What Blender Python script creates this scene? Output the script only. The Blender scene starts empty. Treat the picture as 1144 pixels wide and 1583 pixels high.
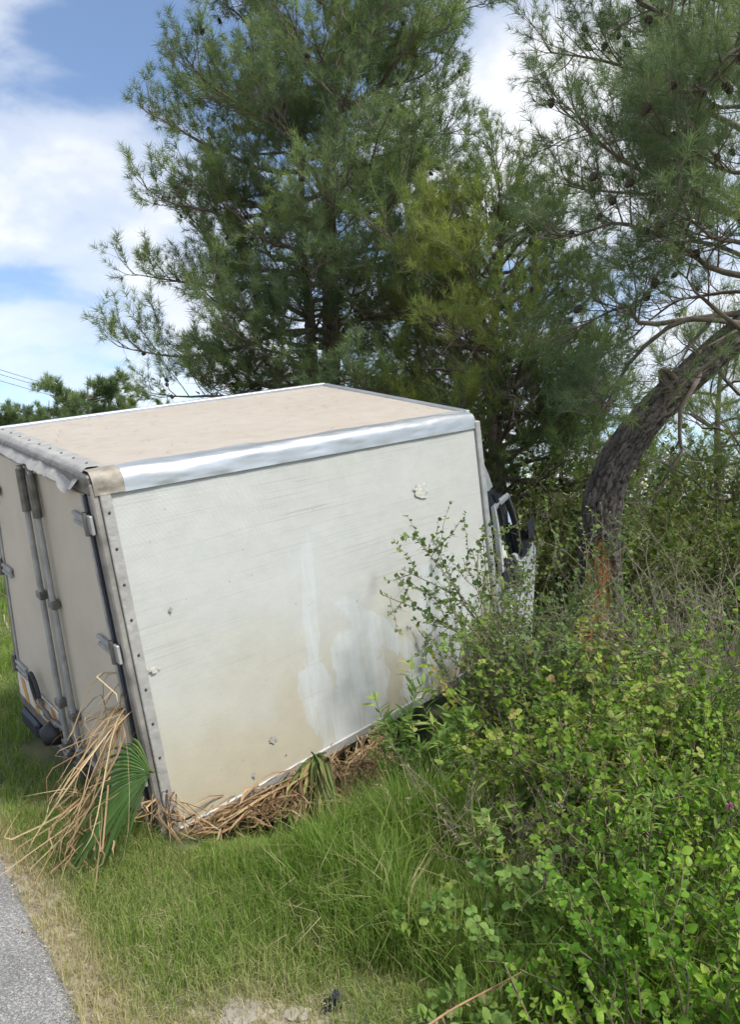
import bpy, math, random
import numpy as np
rng = np.random.default_rng(11); random.seed(11)
S = bpy.context.scene
COL = S.collection

# ------------------------------------------------------------------ camera, sky, sun, exposure
F, CX, CY, CZ = 1120.0, 572.0, 791.5, 1.64
cam = bpy.data.objects.new('camera', bpy.data.cameras.new('camera'))
COL.objects.link(cam)
cam.location = (0, 0, CZ); cam.rotation_euler = (math.radians(90), 0, 0)
cam.data.sensor_fit = 'VERTICAL'; cam.data.sensor_height = 36.0
cam.data.lens = 36.0 * F / 1583.0
cam.data.clip_end = 3000; cam.data.clip_start = 0.05
S.camera = cam

SUN = np.array([0.50, -0.36, 0.90]); SUN /= np.linalg.norm(SUN)
SUN_EL = math.asin(SUN[2]); SUN_AZ = math.atan2(SUN[0], SUN[1])
W = bpy.data.worlds.new('World'); S.world = W; W.use_nodes = True
nt = W.node_tree; nt.nodes.clear()
def nn(t, k, **kw):
    n = t.nodes.new(k)
    for a, v in kw.items(): setattr(n, a, v)
    return n
def math_node(t, op, a=None, b=None, c=None):
    n = nn(t, 'ShaderNodeMath', operation=op)
    for i, v in enumerate((a, b, c)):
        if v is None: continue
        if isinstance(v, (int, float)): n.inputs[i].default_value = v
        else: t.links.new(v, n.inputs[i])
    return n.outputs[0]
def ramp(t, fac, stops, interp='LINEAR'):
    n = nn(t, 'ShaderNodeValToRGB'); cr = n.color_ramp; cr.interpolation = interp
    while len(cr.elements) < len(stops): cr.elements.new(0.5)
    for e, (p, c) in zip(cr.elements, stops):
        e.position = p
        e.color = (c, c, c, 1) if isinstance(c, (int, float)) else (*c, 1)
    t.links.new(fac, n.inputs[0]); return n.outputs[0]
sky = nn(nt, 'ShaderNodeTexSky', sky_type='NISHITA', sun_disc=False)
sky.sun_elevation = SUN_EL; sky.sun_rotation = SUN_AZ
sky.air_density = 1.0; sky.dust_density = 0.6; sky.ozone_density = 2.5
bg_sky = nn(nt, 'ShaderNodeBackground'); bg_sky.inputs[1].default_value = 0.115
nt.links.new(sky.outputs[0], bg_sky.inputs[0])
tc = nn(nt, 'ShaderNodeTexCoord'); sep = nn(nt, 'ShaderNodeSeparateXYZ')
nt.links.new(tc.outputs['Generated'], sep.inputs[0])
den = math_node(nt, 'ADD', math_node(nt, 'MAXIMUM', sep.outputs[2], 0.0), 0.55)
cb = nn(nt, 'ShaderNodeCombineXYZ')
nt.links.new(math_node(nt, 'DIVIDE', sep.outputs[0], den), cb.inputs[0])
nt.links.new(math_node(nt, 'DIVIDE', sep.outputs[1], den), cb.inputs[1])
mp = nn(nt, 'ShaderNodeMapping'); mp.inputs['Location'].default_value = (3.1, 1.45, 0.0)
mp.inputs['Rotation'].default_value = (0, 0, 0.5); mp.inputs['Scale'].default_value = (1.0, 1.25, 1)
nt.links.new(cb.outputs[0], mp.inputs[0])
n1 = nn(nt, 'ShaderNodeTexNoise'); n1.inputs['Scale'].default_value = 2.6; n1.inputs['Detail'].default_value = 7
n1.inputs['Roughness'].default_value = 0.52; n1.inputs['Distortion'].default_value = 0.35
nt.links.new(mp.outputs[0], n1.inputs['Vector'])
n2 = nn(nt, 'ShaderNodeTexNoise'); n2.inputs['Scale'].default_value = 3.4; n2.inputs['Detail'].default_value = 5
nt.links.new(mp.outputs[0], n2.inputs['Vector'])
cloud = ramp(nt, n1.outputs[0], [(0.40, 0.03), (0.50, 0.56), (0.60, 0.97)], 'EASE')
ccol = ramp(nt, n2.outputs[0], [(0.35, (0.74, 0.80, 0.90)), (0.62, (0.97, 0.98, 1.0))])
bg_c = nn(nt, 'ShaderNodeBackground'); bg_c.inputs[1].default_value = 0.64
nt.links.new(ccol, bg_c.inputs[0])
mx = nn(nt, 'ShaderNodeMixShader')
nt.links.new(cloud, mx.inputs[0]); nt.links.new(bg_sky.outputs[0], mx.inputs[1]); nt.links.new(bg_c.outputs[0], mx.inputs[2])
wo = nn(nt, 'ShaderNodeOutputWorld'); nt.links.new(mx.outputs[0], wo.inputs[0])

sun = bpy.data.objects.new('sun', bpy.data.lights.new('sun', 'SUN')); COL.objects.link(sun)
sun.data.energy = 2.8; sun.data.angle = math.radians(12); sun.data.color = (1.0, 0.965, 0.91)
from mathutils import Vector, noise as mnoise
sun.rotation_euler = Vector((-SUN).tolist()).to_track_quat('-Z', 'Y').to_euler()
sun.location = (4, -3, 9)
S.view_settings.view_transform = 'Standard'; S.view_settings.look = 'None'
S.view_settings.exposure = 0.90; S.view_settings.gamma = 1.0
S.cycles.use_adaptive_sampling = True; S.cycles.adaptive_threshold = 0.03
S.cycles.max_bounces = 5; S.cycles.diffuse_bounces = 3; S.cycles.glossy_bounces = 2
S.cycles.transmission_bounces = 4; S.cycles.transparent_max_bounces = 4

# ------------------------------------------------------------------ helpers
def P(px, py, d):
    return np.array([(px - CX) / F * d, d, CZ - (py - CY) / F * d])
def unit(v):
    v = np.asarray(v, float); return v / (np.linalg.norm(v, axis=-1, keepdims=True) + 1e-9)
def sstep(a, b, x):
    t = np.clip((x - a) / (b - a), 0, 1); return t * t * (3 - 2 * t)
def vnoise(x, y, seed=0):
    xi = np.floor(x).astype(int); yi = np.floor(y).astype(int); xf = x - xi; yf = y - yi
    def h(i, j):
        n = (i * 374761393 + j * 668265263 + seed * 1442695041) & 0xffffffff
        n = ((n ^ (n >> 13)) * 1274126177) & 0xffffffff
        return ((n ^ (n >> 16)) & 0xffff) / 65535.0
    u = xf * xf * (3 - 2 * xf); v = yf * yf * (3 - 2 * yf)
    return (h(xi, yi) * (1 - u) + h(xi + 1, yi) * u) * (1 - v) + (h(xi, yi + 1) * (1 - u) + h(xi + 1, yi + 1) * u) * v
def fbm(x, y, seed=0, o=4):
    s = 0; a = 0.5
    for k in range(o):
        s = s + a * vnoise(x * 2 ** k, y * 2 ** k, seed + k); a *= 0.5
    return s
EDGE0 = np.array([-0.93, 2.32]); EDIR = unit(np.array([-0.588, 0.809])); ENRM = np.array([EDIR[1], -EDIR[0]])
def road_sd(x, y):
    return (x - EDGE0[0]) * ENRM[0] + (y - EDGE0[1]) * ENRM[1]
def G(x, y):
    x = np.asarray(x, float); y = np.asarray(y, float)
    sd = road_sd(x, y)
    k = sstep(0.15, 0.9, sd)
    z = 0.16 * sstep(-1.0, -1.9, x) * sstep(3.7, 4.8, y) * (1 - sstep(9, 16, y))
    u_ = ((x + 1.01) * 0.741 + (y - 3.67) * 0.671) / 2.77; d_ = (x + 1.01) * 0.671 - (y - 3.67) * 0.741
    z = z - 0.17 * np.exp(-((d_ - 0.12) / 0.42) ** 2) * sstep(0.0, 0.22, u_) * (1 - sstep(1.0, 1.5, u_))
    z = z + 0.10 * sstep(0.9, 3.0, x) * sstep(2.0, 5.0, y)
    z = z + 0.09 * (fbm(x * 0.9 + 40, y * 0.9 + 40, 3) - 0.47) + 0.02 * (fbm(x * 4 + 40, y * 4 + 40, 5) - 0.47)
    return z * k
_gx = np.arange(-16, 16.01, 0.1); _gy = np.arange(0, 32.01, 0.1)
_GH = G(*np.meshgrid(_gx, _gy, indexing='ij')).tolist()
def gz(x, y):
    u = (x + 16) * 10; v = y * 10; i = int(u); j = int(v)
    if not (0 <= i < 320 and 0 <= j < 320): return float(G(np.array([x]), np.array([y]))[0])
    u -= i; v -= j; a, b = _GH[i], _GH[i + 1]
    return (a[j] * (1 - u) + b[j] * u) * (1 - v) + (a[j + 1] * (1 - u) + b[j + 1] * u) * v

def link(o, parent=None):
    COL.objects.link(o)
    if parent is not None:
        o.parent = parent
    return o
def wloc(o):
    return np.zeros(3) if o is None else np.array(o['_w'])
def mk(name, V, Fc, mat, parent=None, var=None, smooth=False, uv=None, extra=None):
    """one mesh object from world-space arrays; Fc an (M,3) or (M,4) array"""
    V = np.asarray(V, np.float32); Fc = np.asarray(Fc, np.int32)
    me = bpy.data.meshes.new(name); k = Fc.shape[1]
    me.vertices.add(len(V)); me.vertices.foreach_set('co', (V - wloc(parent).astype(np.float32)).ravel())
    me.loops.add(Fc.size); me.loops.foreach_set('vertex_index', Fc.ravel())
    me.polygons.add(len(Fc)); me.polygons.foreach_set('loop_start', np.arange(0, Fc.size, k, dtype=np.int32))
    me.update(calc_edges=True)
    if var is not None:
        a = me.attributes.new('var', 'FLOAT', 'POINT'); a.data.foreach_set('value', np.asarray(var, np.float32))
    for nm, arr in (extra or {}).items():
        a = me.attributes.new(nm, 'FLOAT', 'POINT'); a.data.foreach_set('value', np.asarray(arr, np.float32))
    if uv is not None:
        l = me.uv_layers.new(name='uv'); l.data.foreach_set('uv', np.asarray(uv, np.float32)[Fc.ravel()].ravel())
    me.polygons.foreach_set('use_smooth', np.full(len(Fc), smooth))
    me.materials.append(mat)
    o = bpy.data.objects.new(name, me); link(o, parent)
    o['_w'] = wloc(parent).tolist()
    return o
def thing(name, label, cat, loc, group=None):
    o = bpy.data.objects.new(name, None); COL.objects.link(o)
    o.empty_display_size = 0.2; o.location = tuple(float(v) for v in loc); o['_w'] = [float(v) for v in loc]
    o['label'] = label; o['category'] = cat
    if group: o['group'] = group
    return o
def tag(o, label, cat, group=None, kind=None):
    if kind: o['kind'] = kind
    if label: o['label'] = label
    if cat: o['category'] = cat
    if group: o['group'] = group
    return o
def join(parts):
    """[(V,F[,var])] -> one"""
    vs, fs, vr = [], [], []; n = 0
    for p in parts:
        vs.append(p[0]); fs.append(np.asarray(p[1]) + n); n += len(p[0])
        if len(p) > 2: vr.append(p[2])
    return np.concatenate(vs), np.concatenate(fs), (np.concatenate(vr) if vr else None)
def q2t(Q):
    Q = np.asarray(Q); return np.concatenate([Q[:, [0, 1, 2]], Q[:, [0, 2, 3]]])
def tube(pts, rad, sides=6, cap=True):
    pts = np.asarray(pts, float); n = len(pts); rad = np.broadcast_to(np.asarray(rad, float), (n,))
    t = unit(np.gradient(pts, axis=0))
    ref = np.array([0.31, 0.21, 0.93]); m = unit(t.mean(0))
    if abs(m @ unit(ref)) > 0.85: ref = np.array([0.95, 0.2, 0.1])
    a = unit(np.cross(t, ref)); b = np.cross(t, a)
    th = np.arange(sides) * 2 * math.pi / sides
    V = pts[:, None] + rad[:, None, None] * (np.cos(th)[None, :, None] * a[:, None] + np.sin(th)[None, :, None] * b[:, None])
    V = V.reshape(-1, 3)
    i = np.arange(n - 1)[:, None] * sides; j = np.arange(sides)[None]; j2 = (j + 1) % sides
    Q = np.stack([i + j, i + j2, i + sides + j2, i + sides + j], -1).reshape(-1, 4)
    T = q2t(Q)
    if cap:
        f = np.array([[0, k + 1, k] for k in range(1, sides - 1)]); T = np.concatenate([T, f, f[:, ::-1] + (n - 1) * sides])
    return V, T
def spline(pts, n):
    """Catmull-Rom through pts, n samples"""
    p = np.asarray(pts, float); p = np.concatenate([[2 * p[0] - p[1]], p, [2 * p[-1] - p[-2]]])
    s = np.linspace(0, len(p) - 3 - 1e-6, n); i = s.astype(int); t = (s - i)[:, None]
    a, b, c, d = p[i], p[i + 1], p[i + 2], p[i + 3]
    return 0.5 * (2 * b + (c - a) * t + (2 * a - 5 * b + 4 * c - d) * t * t + (3 * b - a - 3 * c + d) * t ** 3)
def frames(d, nrm):
    """leaf frames: y along d, z near nrm"""
    y = unit(d); x = unit(np.cross(y, nrm)); z = np.cross(x, y)
    return np.stack([x, y, z], -1)
def scatter(tv, tt, pos, R, sc, var):
    sc = np.asarray(sc, float)
    if sc.ndim == 1: sc = sc[:, None].repeat(3, 1)
    V = np.einsum('nij,nkj->nki', R, tv[None] * sc[:, None, :]) + pos[:, None]
    n, k = len(pos), len(tv)
    T = (tt[None] + (np.arange(n) * k)[:, None, None]).reshape(-1, 3)
    return V.reshape(-1, 3), T, np.repeat(var, k)

# ---- materials
def newmat(name):
    m = bpy.data.materials.new(name); m.use_nodes = True; t = m.node_tree
    b = t.nodes['Principled BSDF']; return m, t, b
def flat(name, col, rough=0.6, metal=0.0, var=0.12, scale=8.0, bump=0.0, bscale=60, spec=0.5):
    m, t, b = newmat(name)
    g = nn(t, 'ShaderNodeTexCoord'); n = nn(t, 'ShaderNodeTexNoise'); n.inputs['Scale'].default_value = scale; n.inputs['Detail'].default_value = 6
    t.links.new(g.outputs['Object'], n.inputs['Vector'])
    c = np.array(col)
    t.links.new(ramp(t, n.outputs[0], [(0.3, tuple(c * (1 - var))), (0.7, tuple(np.minimum(c * (1 + var), 1)))]), b.inputs['Base Color'])
    b.inputs['Roughness'].default_value = rough; b.inputs['Metallic'].default_value = metal
    b.inputs['Specular IOR Level'].default_value = spec
    if bump:
        n2 = nn(t, 'ShaderNodeTexNoise'); n2.inputs['Scale'].default_value = bscale; n2.inputs['Detail'].default_value = 5
        t.links.new(g.outputs['Object'], n2.inputs['Vector'])
        bp = nn(t, 'ShaderNodeBump'); bp.inputs['Strength'].default_value = bump; bp.inputs['Distance'].default_value = 0.01
        t.links.new(n2.outputs[0], bp.inputs['Height']); t.links.new(bp.outputs[0], b.inputs['Normal'])
    return m
def varmat(name, stops, rough=0.55, transl=0.3, tcol=1.3, spec=0.12):
    """colour from the per-leaf random attribute 'var'"""
    m, t, b = newmat(name)
    a = nn(t, 'ShaderNodeAttribute', attribute_name='var')
    c = ramp(t, a.outputs['Fac'], stops)
    t.links.new(c, b.inputs['Base Color']); b.inputs['Roughness'].default_value = rough
    b.inputs['Specular IOR Level'].default_value = spec
    if transl > 0:
        tr = nn(t, 'ShaderNodeBsdfTranslucent'); v = nn(t, 'ShaderNodeMix', data_type='RGBA', blend_type='MULTIPLY')
        v.inputs[0].default_value = 1.0; t.links.new(c, v.inputs[6]); v.inputs[7].default_value = (tcol * 1.05, tcol * 1.1, tcol * 0.6, 1)
        t.links.new(v.outputs[2], tr.inputs[0])
        ms = nn(t, 'ShaderNodeMixShader'); ms.inputs[0].default_value = transl
        t.links.new(b.outputs[0], ms.inputs[1]); t.links.new(tr.outputs[0], ms.inputs[2])
        t.links.new(ms.outputs[0], t.nodes['Material Output'].inputs[0])
    return m

# ------------------------------------------------------------------ ground
def ground_mat():
    m, t, b = newmat('ground_soil')
    g = nn(t, 'ShaderNodeTexCoord')
    def noise(sc, det=6, rough=0.55):
        n = nn(t, 'ShaderNodeTexNoise'); n.inputs['Scale'].default_value = sc; n.inputs['Detail'].default_value = det; n.inputs['Roughness'].default_value = rough
        t.links.new(g.outputs['Object'], n.inputs['Vector']); return n.outputs[0]
    def mix(f, a, bb):
        n = nn(t, 'ShaderNodeMix', data_type='RGBA')
        t.links.new(f, n.inputs[0]); t.links.new(a, n.inputs[6]); t.links.new(bb, n.inputs[7]); return n.outputs[2]
    green = ramp(t, noise(3.0), [(0.3, (0.050, 0.075, 0.022)), (0.55, (0.095, 0.115, 0.040)), (0.75, (0.17, 0.16, 0.075))])
    dirt = ramp(t, noise(22.0), [(0.3, (0.16, 0.125, 0.085)), (0.5, (0.28, 0.235, 0.165)), (0.72, (0.42, 0.37, 0.285))])
    a = nn(t, 'ShaderNodeAttribute', attribute_name='dry')
    f = math_node(t, 'ADD', a.outputs['Fac'], math_node(t, 'MULTIPLY', math_node(t, 'SUBTRACT', noise(9.0), 0.5), 0.9))
    f2 = ramp(t, f, [(0.35, 0.0), (0.62, 1.0)])
    t.links.new(mix(f2, green, dirt), b.inputs['Base Color']); b.inputs['Roughness'].default_value = 0.95
    bp = nn(t, 'ShaderNodeBump'); bp.inputs['Strength'].default_value = 0.8; bp.inputs['Distance'].default_value = 0.015
    t.links.new(noise(70.0), bp.inputs['Height']); t.links.new(bp.outputs[0], b.inputs['Normal'])
    return m
N = 190
tt_ = np.linspace(-1, 1, N); xs = 5.5 * tt_ + 500 * np.sign(tt_) * np.abs(tt_) ** 7; ys = 5.5 * tt_ + 4.5 + 500 * np.sign(tt_) * np.abs(tt_) ** 7
XX, YY = np.meshgrid(xs, ys, indexing='ij'); ZZ = G(XX, YY)
far = sstep(25, 120, np.hypot(XX, YY)); ZZ = ZZ * (1 - far)
idx = np.arange(N * N).reshape(N, N)
Q = np.stack([idx[:-1, :-1], idx[1:, :-1], idx[1:, 1:], idx[:-1, 1:]], -1).reshape(-1, 4)
def dryness(x, y):
    sd = road_sd(x, y)
    k_ = 1 - 0.6 * sstep(-1.2, -2.0, x)
    d = 0.95 * (1 - sstep(0.0, 0.28 * k_, sd)) + 0.22 * k_ * (1 - sstep(0.1, 1.3, sd))
    d = d + 0.60 * np.exp(-(((x + 0.35) / 0.26) ** 2 + ((y - 2.33) / 0.15) ** 2))
    d = d + 0.22 * np.exp(-(((x + 0.42) / 0.5) ** 2 + ((y - 2.62) / 0.30) ** 2)) * sstep(0.38, 0.6, fbm(x * 5 + 60, y * 5 + 60, 77, 3))
    return np.clip(d, 0, 1.1)
o = mk('ground', np.stack([XX, YY, ZZ], -1).reshape(-1, 3), Q, ground_mat(), smooth=True, extra={'dry': dryness(XX, YY).ravel()})
tag(o, 'green verge and open ground beside the road', None, kind='structure')

def asphalt():
    m, t, b = newmat('asphalt')
    g = nn(t, 'ShaderNodeTexCoord')
    v = nn(t, 'ShaderNodeTexVoronoi'); v.inputs['Scale'].default_value = 230; t.links.new(g.outputs['Object'], v.inputs['Vector'])
    n = nn(t, 'ShaderNodeTexNoise'); n.inputs['Scale'].default_value = 3; n.inputs['Detail'].default_value = 8; t.links.new(g.outputs['Object'], n.inputs['Vector'])
    s2 = nn(t, 'ShaderNodeSeparateColor'); t.links.new(v.outputs['Color'], s2.inputs[0])
    c1 = ramp(t, s2.outputs[0], [(0.0, (0.115, 0.113, 0.11)), (0.6, (0.205, 0.20, 0.192)), (1.0, (0.40, 0.385, 0.36))])
    mm = nn(t, 'ShaderNodeMix', data_type='RGBA', blend_type='MULTIPLY'); mm.inputs[0].default_value = 1
    t.links.new(c1, mm.inputs[6]); t.links.new(ramp(t, n.outputs[0], [(0.3, 0.82), (0.7, 1.1)]), mm.inputs[7])
    t.links.new(mm.outputs[2], b.inputs['Base Color']); b.inputs['Roughness'].default_value = 0.85
    bp = nn(t, 'ShaderNodeBump'); bp.inputs['Strength'].default_value = 0.6; bp.inputs['Distance'].default_value = 0.006
    t.links.new(v.outputs['Distance'], bp.inputs['Height']); t.links.new(bp.outputs[0], b.inputs['Normal'])
    return m
s_ = np.concatenate([np.linspace(-8, 8, 260), np.linspace(8.5, 120, 60)])
offs = np.concatenate([[0.0, -0.02, -0.05], np.linspace(-0.3, -5.2, 8)])
jag = 0.10 * (fbm(s_ * 2.2 + 30, s_ * 0 + 3.3, 9) - 0.47) + 0.035 * (fbm(s_ * 11 + 30, s_ * 0 + 7.1, 2) - 0.47)
RV = []
for si, jj in zip(s_, jag):
    for k, of in enumerate(offs):
        p = EDGE0 + EDIR * si + ENRM * (of + jj)
        RV.append((p[0], p[1], 0.016 if k else 0.002))
idx = np.arange(len(RV)).reshape(len(s_), len(offs))
Q = np.stack([idx[:-1, :-1], idx[1:, :-1], idx[1:, 1:], idx[:-1, 1:]], -1).reshape(-1, 4)
o = mk('road', np.array(RV), Q, asphalt()); tag(o, 'worn grey asphalt road edge at the lower left', None, kind='structure')

# ------------------------------------------------------------------ the truck
M_PANEL = None
OBS = {(0,0,1):(148,730),(1,0,1):(731,638),(0,0,0):(264,1292),(1,0,0):(771,1014),(1,1,1):(500,594),(0,1,1):(-12,664),(0,1,0):(44,1066)}
FIT = {(0,0,0):4.079,(1,0,0):6.149,(0,1,0):5.534,(0,0,1):3.847,(1,0,1):5.917,(0,1,1):5.302,(1,1,1):7.372}
SC = 0.9
CORN = {k: P(*OBS[k], FIT[k] * SC) for k in OBS}
CORN[(1,1,0)] = np.array([-0.262, 7.604, -0.76]) * SC + [0, 0, CZ]
BL, BW, BH = 2.83, 1.85, 1.80
def B(x, y, z):
    """truck-box local metres -> world (the box is slightly racked, so trilinear between its corners)"""
    u = np.asarray(x, float) / BL; v = np.asarray(y, float) / BW; w = np.asarray(z, float) / BH
    u, v, w = np.broadcast_arrays(u, v, w); out = 0
    for k, c in CORN.items():
        f = (u if k[0] else 1 - u) * (v if k[1] else 1 - v) * (w if k[2] else 1 - w)
        out = out + f[..., None] * c
    return out
def BP(a): a = np.asarray(a, float); return B(a[..., 0], a[..., 1], a[..., 2])
truck = thing('box_truck', 'crashed white box truck tilted into the verge, nose in the trees', 'truck', [-0.4, 5.0, 0.0])
def boxL(x0, x1, y0, y1, z0, z1, bev=0.0):
    """box in truck-local metres, with chamfered edges; returns local verts + tris"""
    c = np.array([[x0, y0, z0], [x1, y1, z1]]); mid = c.mean(0); h = (c[1] - c[0]) / 2
    b = min(bev, *(abs(h) * 0.9))
    if b <= 0:
        V = np.array([[sx, sy, sz] for sx in (-1, 1) for sy in (-1, 1) for sz in (-1, 1)]) * h + mid
        Qd = np.array([[0, 1, 3, 2], [4, 6, 7, 5], [0, 4, 5, 1], [2, 3, 7, 6], [0, 2, 6, 4], [1, 5, 7, 3]])
        return V, q2t(Qd)
    import itertools
    V = []; ids = {}
    for s in itertools.product((-1, 1), repeat=3):
        for ax in range(3):
            q = np.array(s) * (h - b); q[ax] = s[ax] * h[ax]
            ids[(s, ax)] = len(V); V.append(q + mid)
    T = []
    for ax in range(3):
        o1, o2 = [a for a in range(3) if a != ax]
        for sg in (-1, 1):
            q = []
            for a, bb in ((-1, -1), (1, -1), (1, 1), (-1, 1)):
                s = [0, 0, 0]; s[ax] = sg; s[o1] = a; s[o2] = bb; q.append(ids[(tuple(s), ax)])
            T += [[q[0], q[1], q[2]], [q[0], q[2], q[3]]]
    for ax in range(3):
        o1, o2 = [a for a in range(3) if a != ax]
        for a in (-1, 1):
            for bb in (-1, 1):
                s0 = [0, 0, 0]; s0[o1] = a; s0[o2] = bb; s1 = list(s0); s0[ax] = -1; s1[ax] = 1
                s0, s1 = tuple(s0), tuple(s1)
                q = [ids[(s0, o1)], ids[(s1, o1)], ids[(s1, o2)], ids[(s0, o2)]]
                T += [[q[0], q[1], q[2]], [q[0], q[2], q[3]]]
    for s in itertools.product((-1, 1), repeat=3):
        T.append([ids[(s, 0)], ids[(s, 1)], ids[(s, 2)]])
    V = np.array(V); T = np.array(T)
    # consistent outward winding
    n = np.cross(V[T[:, 1]] - V[T[:, 0]], V[T[:, 2]] - V[T[:, 0]]); c0 = V[T].mean(1) - mid
    fl = (n * c0).sum(1) < 0; T[fl] = T[fl][:, ::-1]
    return V, T
def tp(name, parts, mat, parent=None, smooth=False, uv=False):
    """truck part from local-coordinate pieces"""
    V, T, _ = join(parts)
    return mk(name, BP(V), T, mat, parent or truck, smooth=smooth)
def gridL(fn, nu, nv):
    u, v = np.meshgrid(np.linspace(0, 1, nu), np.linspace(0, 1, nv), indexing='ij')
    V = fn(u.ravel(), v.ravel()); i = np.arange(nu * nv).reshape(nu, nv)
    return V, np.stack([i[:-1, :-1], i[1:, :-1], i[1:, 1:], i[:-1, 1:]], -1).reshape(-1, 4), np.stack([u.ravel(), v.ravel()], -1)

def panel_mat(name, base, stain, streak, roof=False):
    """GRP sheet; uv in metres along and up the panel"""
    m, t, b = newmat(name)
    uv = nn(t, 'ShaderNodeUVMap', uv_map='uv'); sp = nn(t, 'ShaderNodeSeparateXYZ'); t.links.new(uv.outputs[0], sp.inputs[0])
    U, Vv = sp.outputs[0], sp.outputs[1]
    def noise(sx, sy, det=5, rough=0.5, dist=0.0, rot=0.0):
        mpn = nn(t, 'ShaderNodeMapping'); mpn.inputs['Scale'].default_value = (sx, sy, 1); mpn.inputs['Rotation'].default_value = (0, 0, rot)
        t.links.new(uv.outputs[0], mpn.inputs[0])
        n = nn(t, 'ShaderNodeTexNoise'); n.inputs['Scale'].default_value = 1; n.inputs['Detail'].default_value = det
        n.inputs['Roughness'].default_value = rough; n.inputs['Distortion'].default_value = dist
        t.links.new(mpn.outputs[0], n.inputs['Vector']); return n.outputs[0]
    def mix(f, a, bb, mode='MIX'):
        n = nn(t, 'ShaderNodeMix', data_type='RGBA', blend_type=mode)
        if isinstance(f, float): n.inputs[0].default_value = f
        else: t.links.new(f, n.inputs[0])
        for s, v in ((6, a), (7, bb)):
            if isinstance(v, tuple): n.inputs[s].default_value = (*v, 1)
            else: t.links.new(v, n.inputs[s])
        return n.outputs[2]
    col = mix(ramp(t, noise(0.9, 1.4, 6, 0.6), [(0.35, 0.0), (0.7, 1.0)]), base, tuple(np.array(base) * np.array([0.93, 0.925, 0.90])))
    if not roof:
        # tan staining low on the sheet, uneven upper limit
        edge = math_node(t, 'ADD', Vv, math_node(t, 'MULTIPLY', math_node(t, 'SUBTRACT', noise(1.6, 2.0, 4, 0.5), 0.5), 1.0))
        edge = math_node(t, 'ADD', edge, math_node(t, 'MULTIPLY', U, 0.05))
        st = ramp(t, edge, [(0.05, 0.95), (0.35, 0.75), (0.60, 0.35), (1.0, 0.0)])
        col = mix(st, col, stain)
        # wiped, cleaner swathes: slanted bands and lobes
        def lobe(cu, cv, ru, rv, ang, jit=0.30):
            ca, sa = math.cos(ang), math.sin(ang)
            du = math_node(t, 'SUBTRACT', U, cu); dv = math_node(t, 'SUBTRACT', Vv, cv)
            a = math_node(t, 'DIVIDE', math_node(t, 'ADD', math_node(t, 'MULTIPLY', du, ca), math_node(t, 'MULTIPLY', dv, sa)), ru)
            c = math_node(t, 'DIVIDE', math_node(t, 'SUBTRACT', math_node(t, 'MULTIPLY', dv, ca), math_node(t, 'MULTIPLY', du, sa)), rv)
            r = math_node(t, 'ADD', math_node(t, 'MULTIPLY', a, a), math_node(t, 'MULTIPLY', c, c))
            r = math_node(t, 'ADD', r, math_node(t, 'MULTIPLY', math_node(t, 'SUBTRACT', noise(7, 4, 5, 0.6, 0.8), 0.5), jit * 8))
            return math_node(t, 'MULTIPLY', ramp(t, r, [(0.70, 1.0), (1.0, 0.0)]), ramp(t, noise(26, 1.8, 4, 0.6, 0.3, ang * 0.5), [(0.36, 0.45), (0.56, 1.0)]))
        wipe = None
        for a in ((1.40, 0.36, 0.26, 0.32, 0.0), (1.12, 0.25, 0.16, 0.38, 0.30), (1.10, 0.78, 0.06, 0.58, -0.14), (2.30, 0.46, 0.38, 0.42, 0.4), (1.70, 0.50, 0.60, 0.08, -0.72), (1.92, 0.13, 0.20, 0.12, 0.2), (1.40, 0.12, 0.22, 0.14, 0.0)):
            l = lobe(*a); wipe = l if wipe is None else math_node(t, 'MAXIMUM', wipe, l)
        col = mix(math_node(t, 'MULTIPLY', wipe, 0.9), col, tuple(np.array(base) * np.array([1.04, 1.08, 1.12])))
    # long scuffs running along the sheet
    for sx, sy, rot, lo, hi, amt, cc in ((0.7, 60, 0.05, 0.60, 0.68, 0.50, streak), (1.4, 130, 0.02, 0.60, 0.69, 0.40, streak), (0.9, 90, -0.05, 0.62, 0.66, 0.6, streak), (0.5, 34, -0.04, 0.62, 0.74, 0.4, tuple(np.array(stain) * 0.8)), (3.0, 200, 0.1, 0.68, 0.74, 0.5, (0.85, 0.85, 0.83))):
        s = ramp(t, noise(sx, sy, 3, 0.6, 0.25, rot), [(lo, 0.0), (hi, 1.0)])
        if not roof: 
            gate = ramp(t, Vv, [(0.45, 0.25), (1.2, 1.0)]); s = math_node(t, 'MULTIPLY', s, gate)
        s = math_node(t, 'MULTIPLY', s, math_node(t, 'MULTIPLY', ramp(t, noise(1.1, 1.7, 3), [(0.4, 0.1), (0.62, 1.0)]), min(1.0, amt * (1.25 if roof else 1.0))))
        col = mix(s, col, cc)
    # specks and small chips
    ch = ramp(t, noise(34, 34, 2, 0.4), [(0.735, 0.0), (0.76, 1.0)])
    col = mix(math_node(t, 'MULTIPLY', ch, 0.45), col, (0.22, 0.20, 0.17))
    # smudgy general dirt
    col = mix(1.0, col, ramp(t, noise(7, 9, 8, 0.68), [(0.25, 0.88 if roof else 0.90), (0.7, 1.03)]), 'MULTIPLY')
    t.links.new(col, b.inputs['Base Color']); b.inputs['Roughness'].default_value = 0.5 if not roof else 0.75
    b.inputs['Specular IOR Level'].default_value = 0.35
    # woven glass-cloth relief plus slight waviness
    wv = nn(t, 'ShaderNodeTexWave', wave_type='BANDS', bands_direction='X'); wv.inputs['Scale'].default_value = 55; t.links.new(uv.outputs[0], wv.inputs['Vector']); wv.inputs['Distortion'].default_value = 0.6
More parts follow.
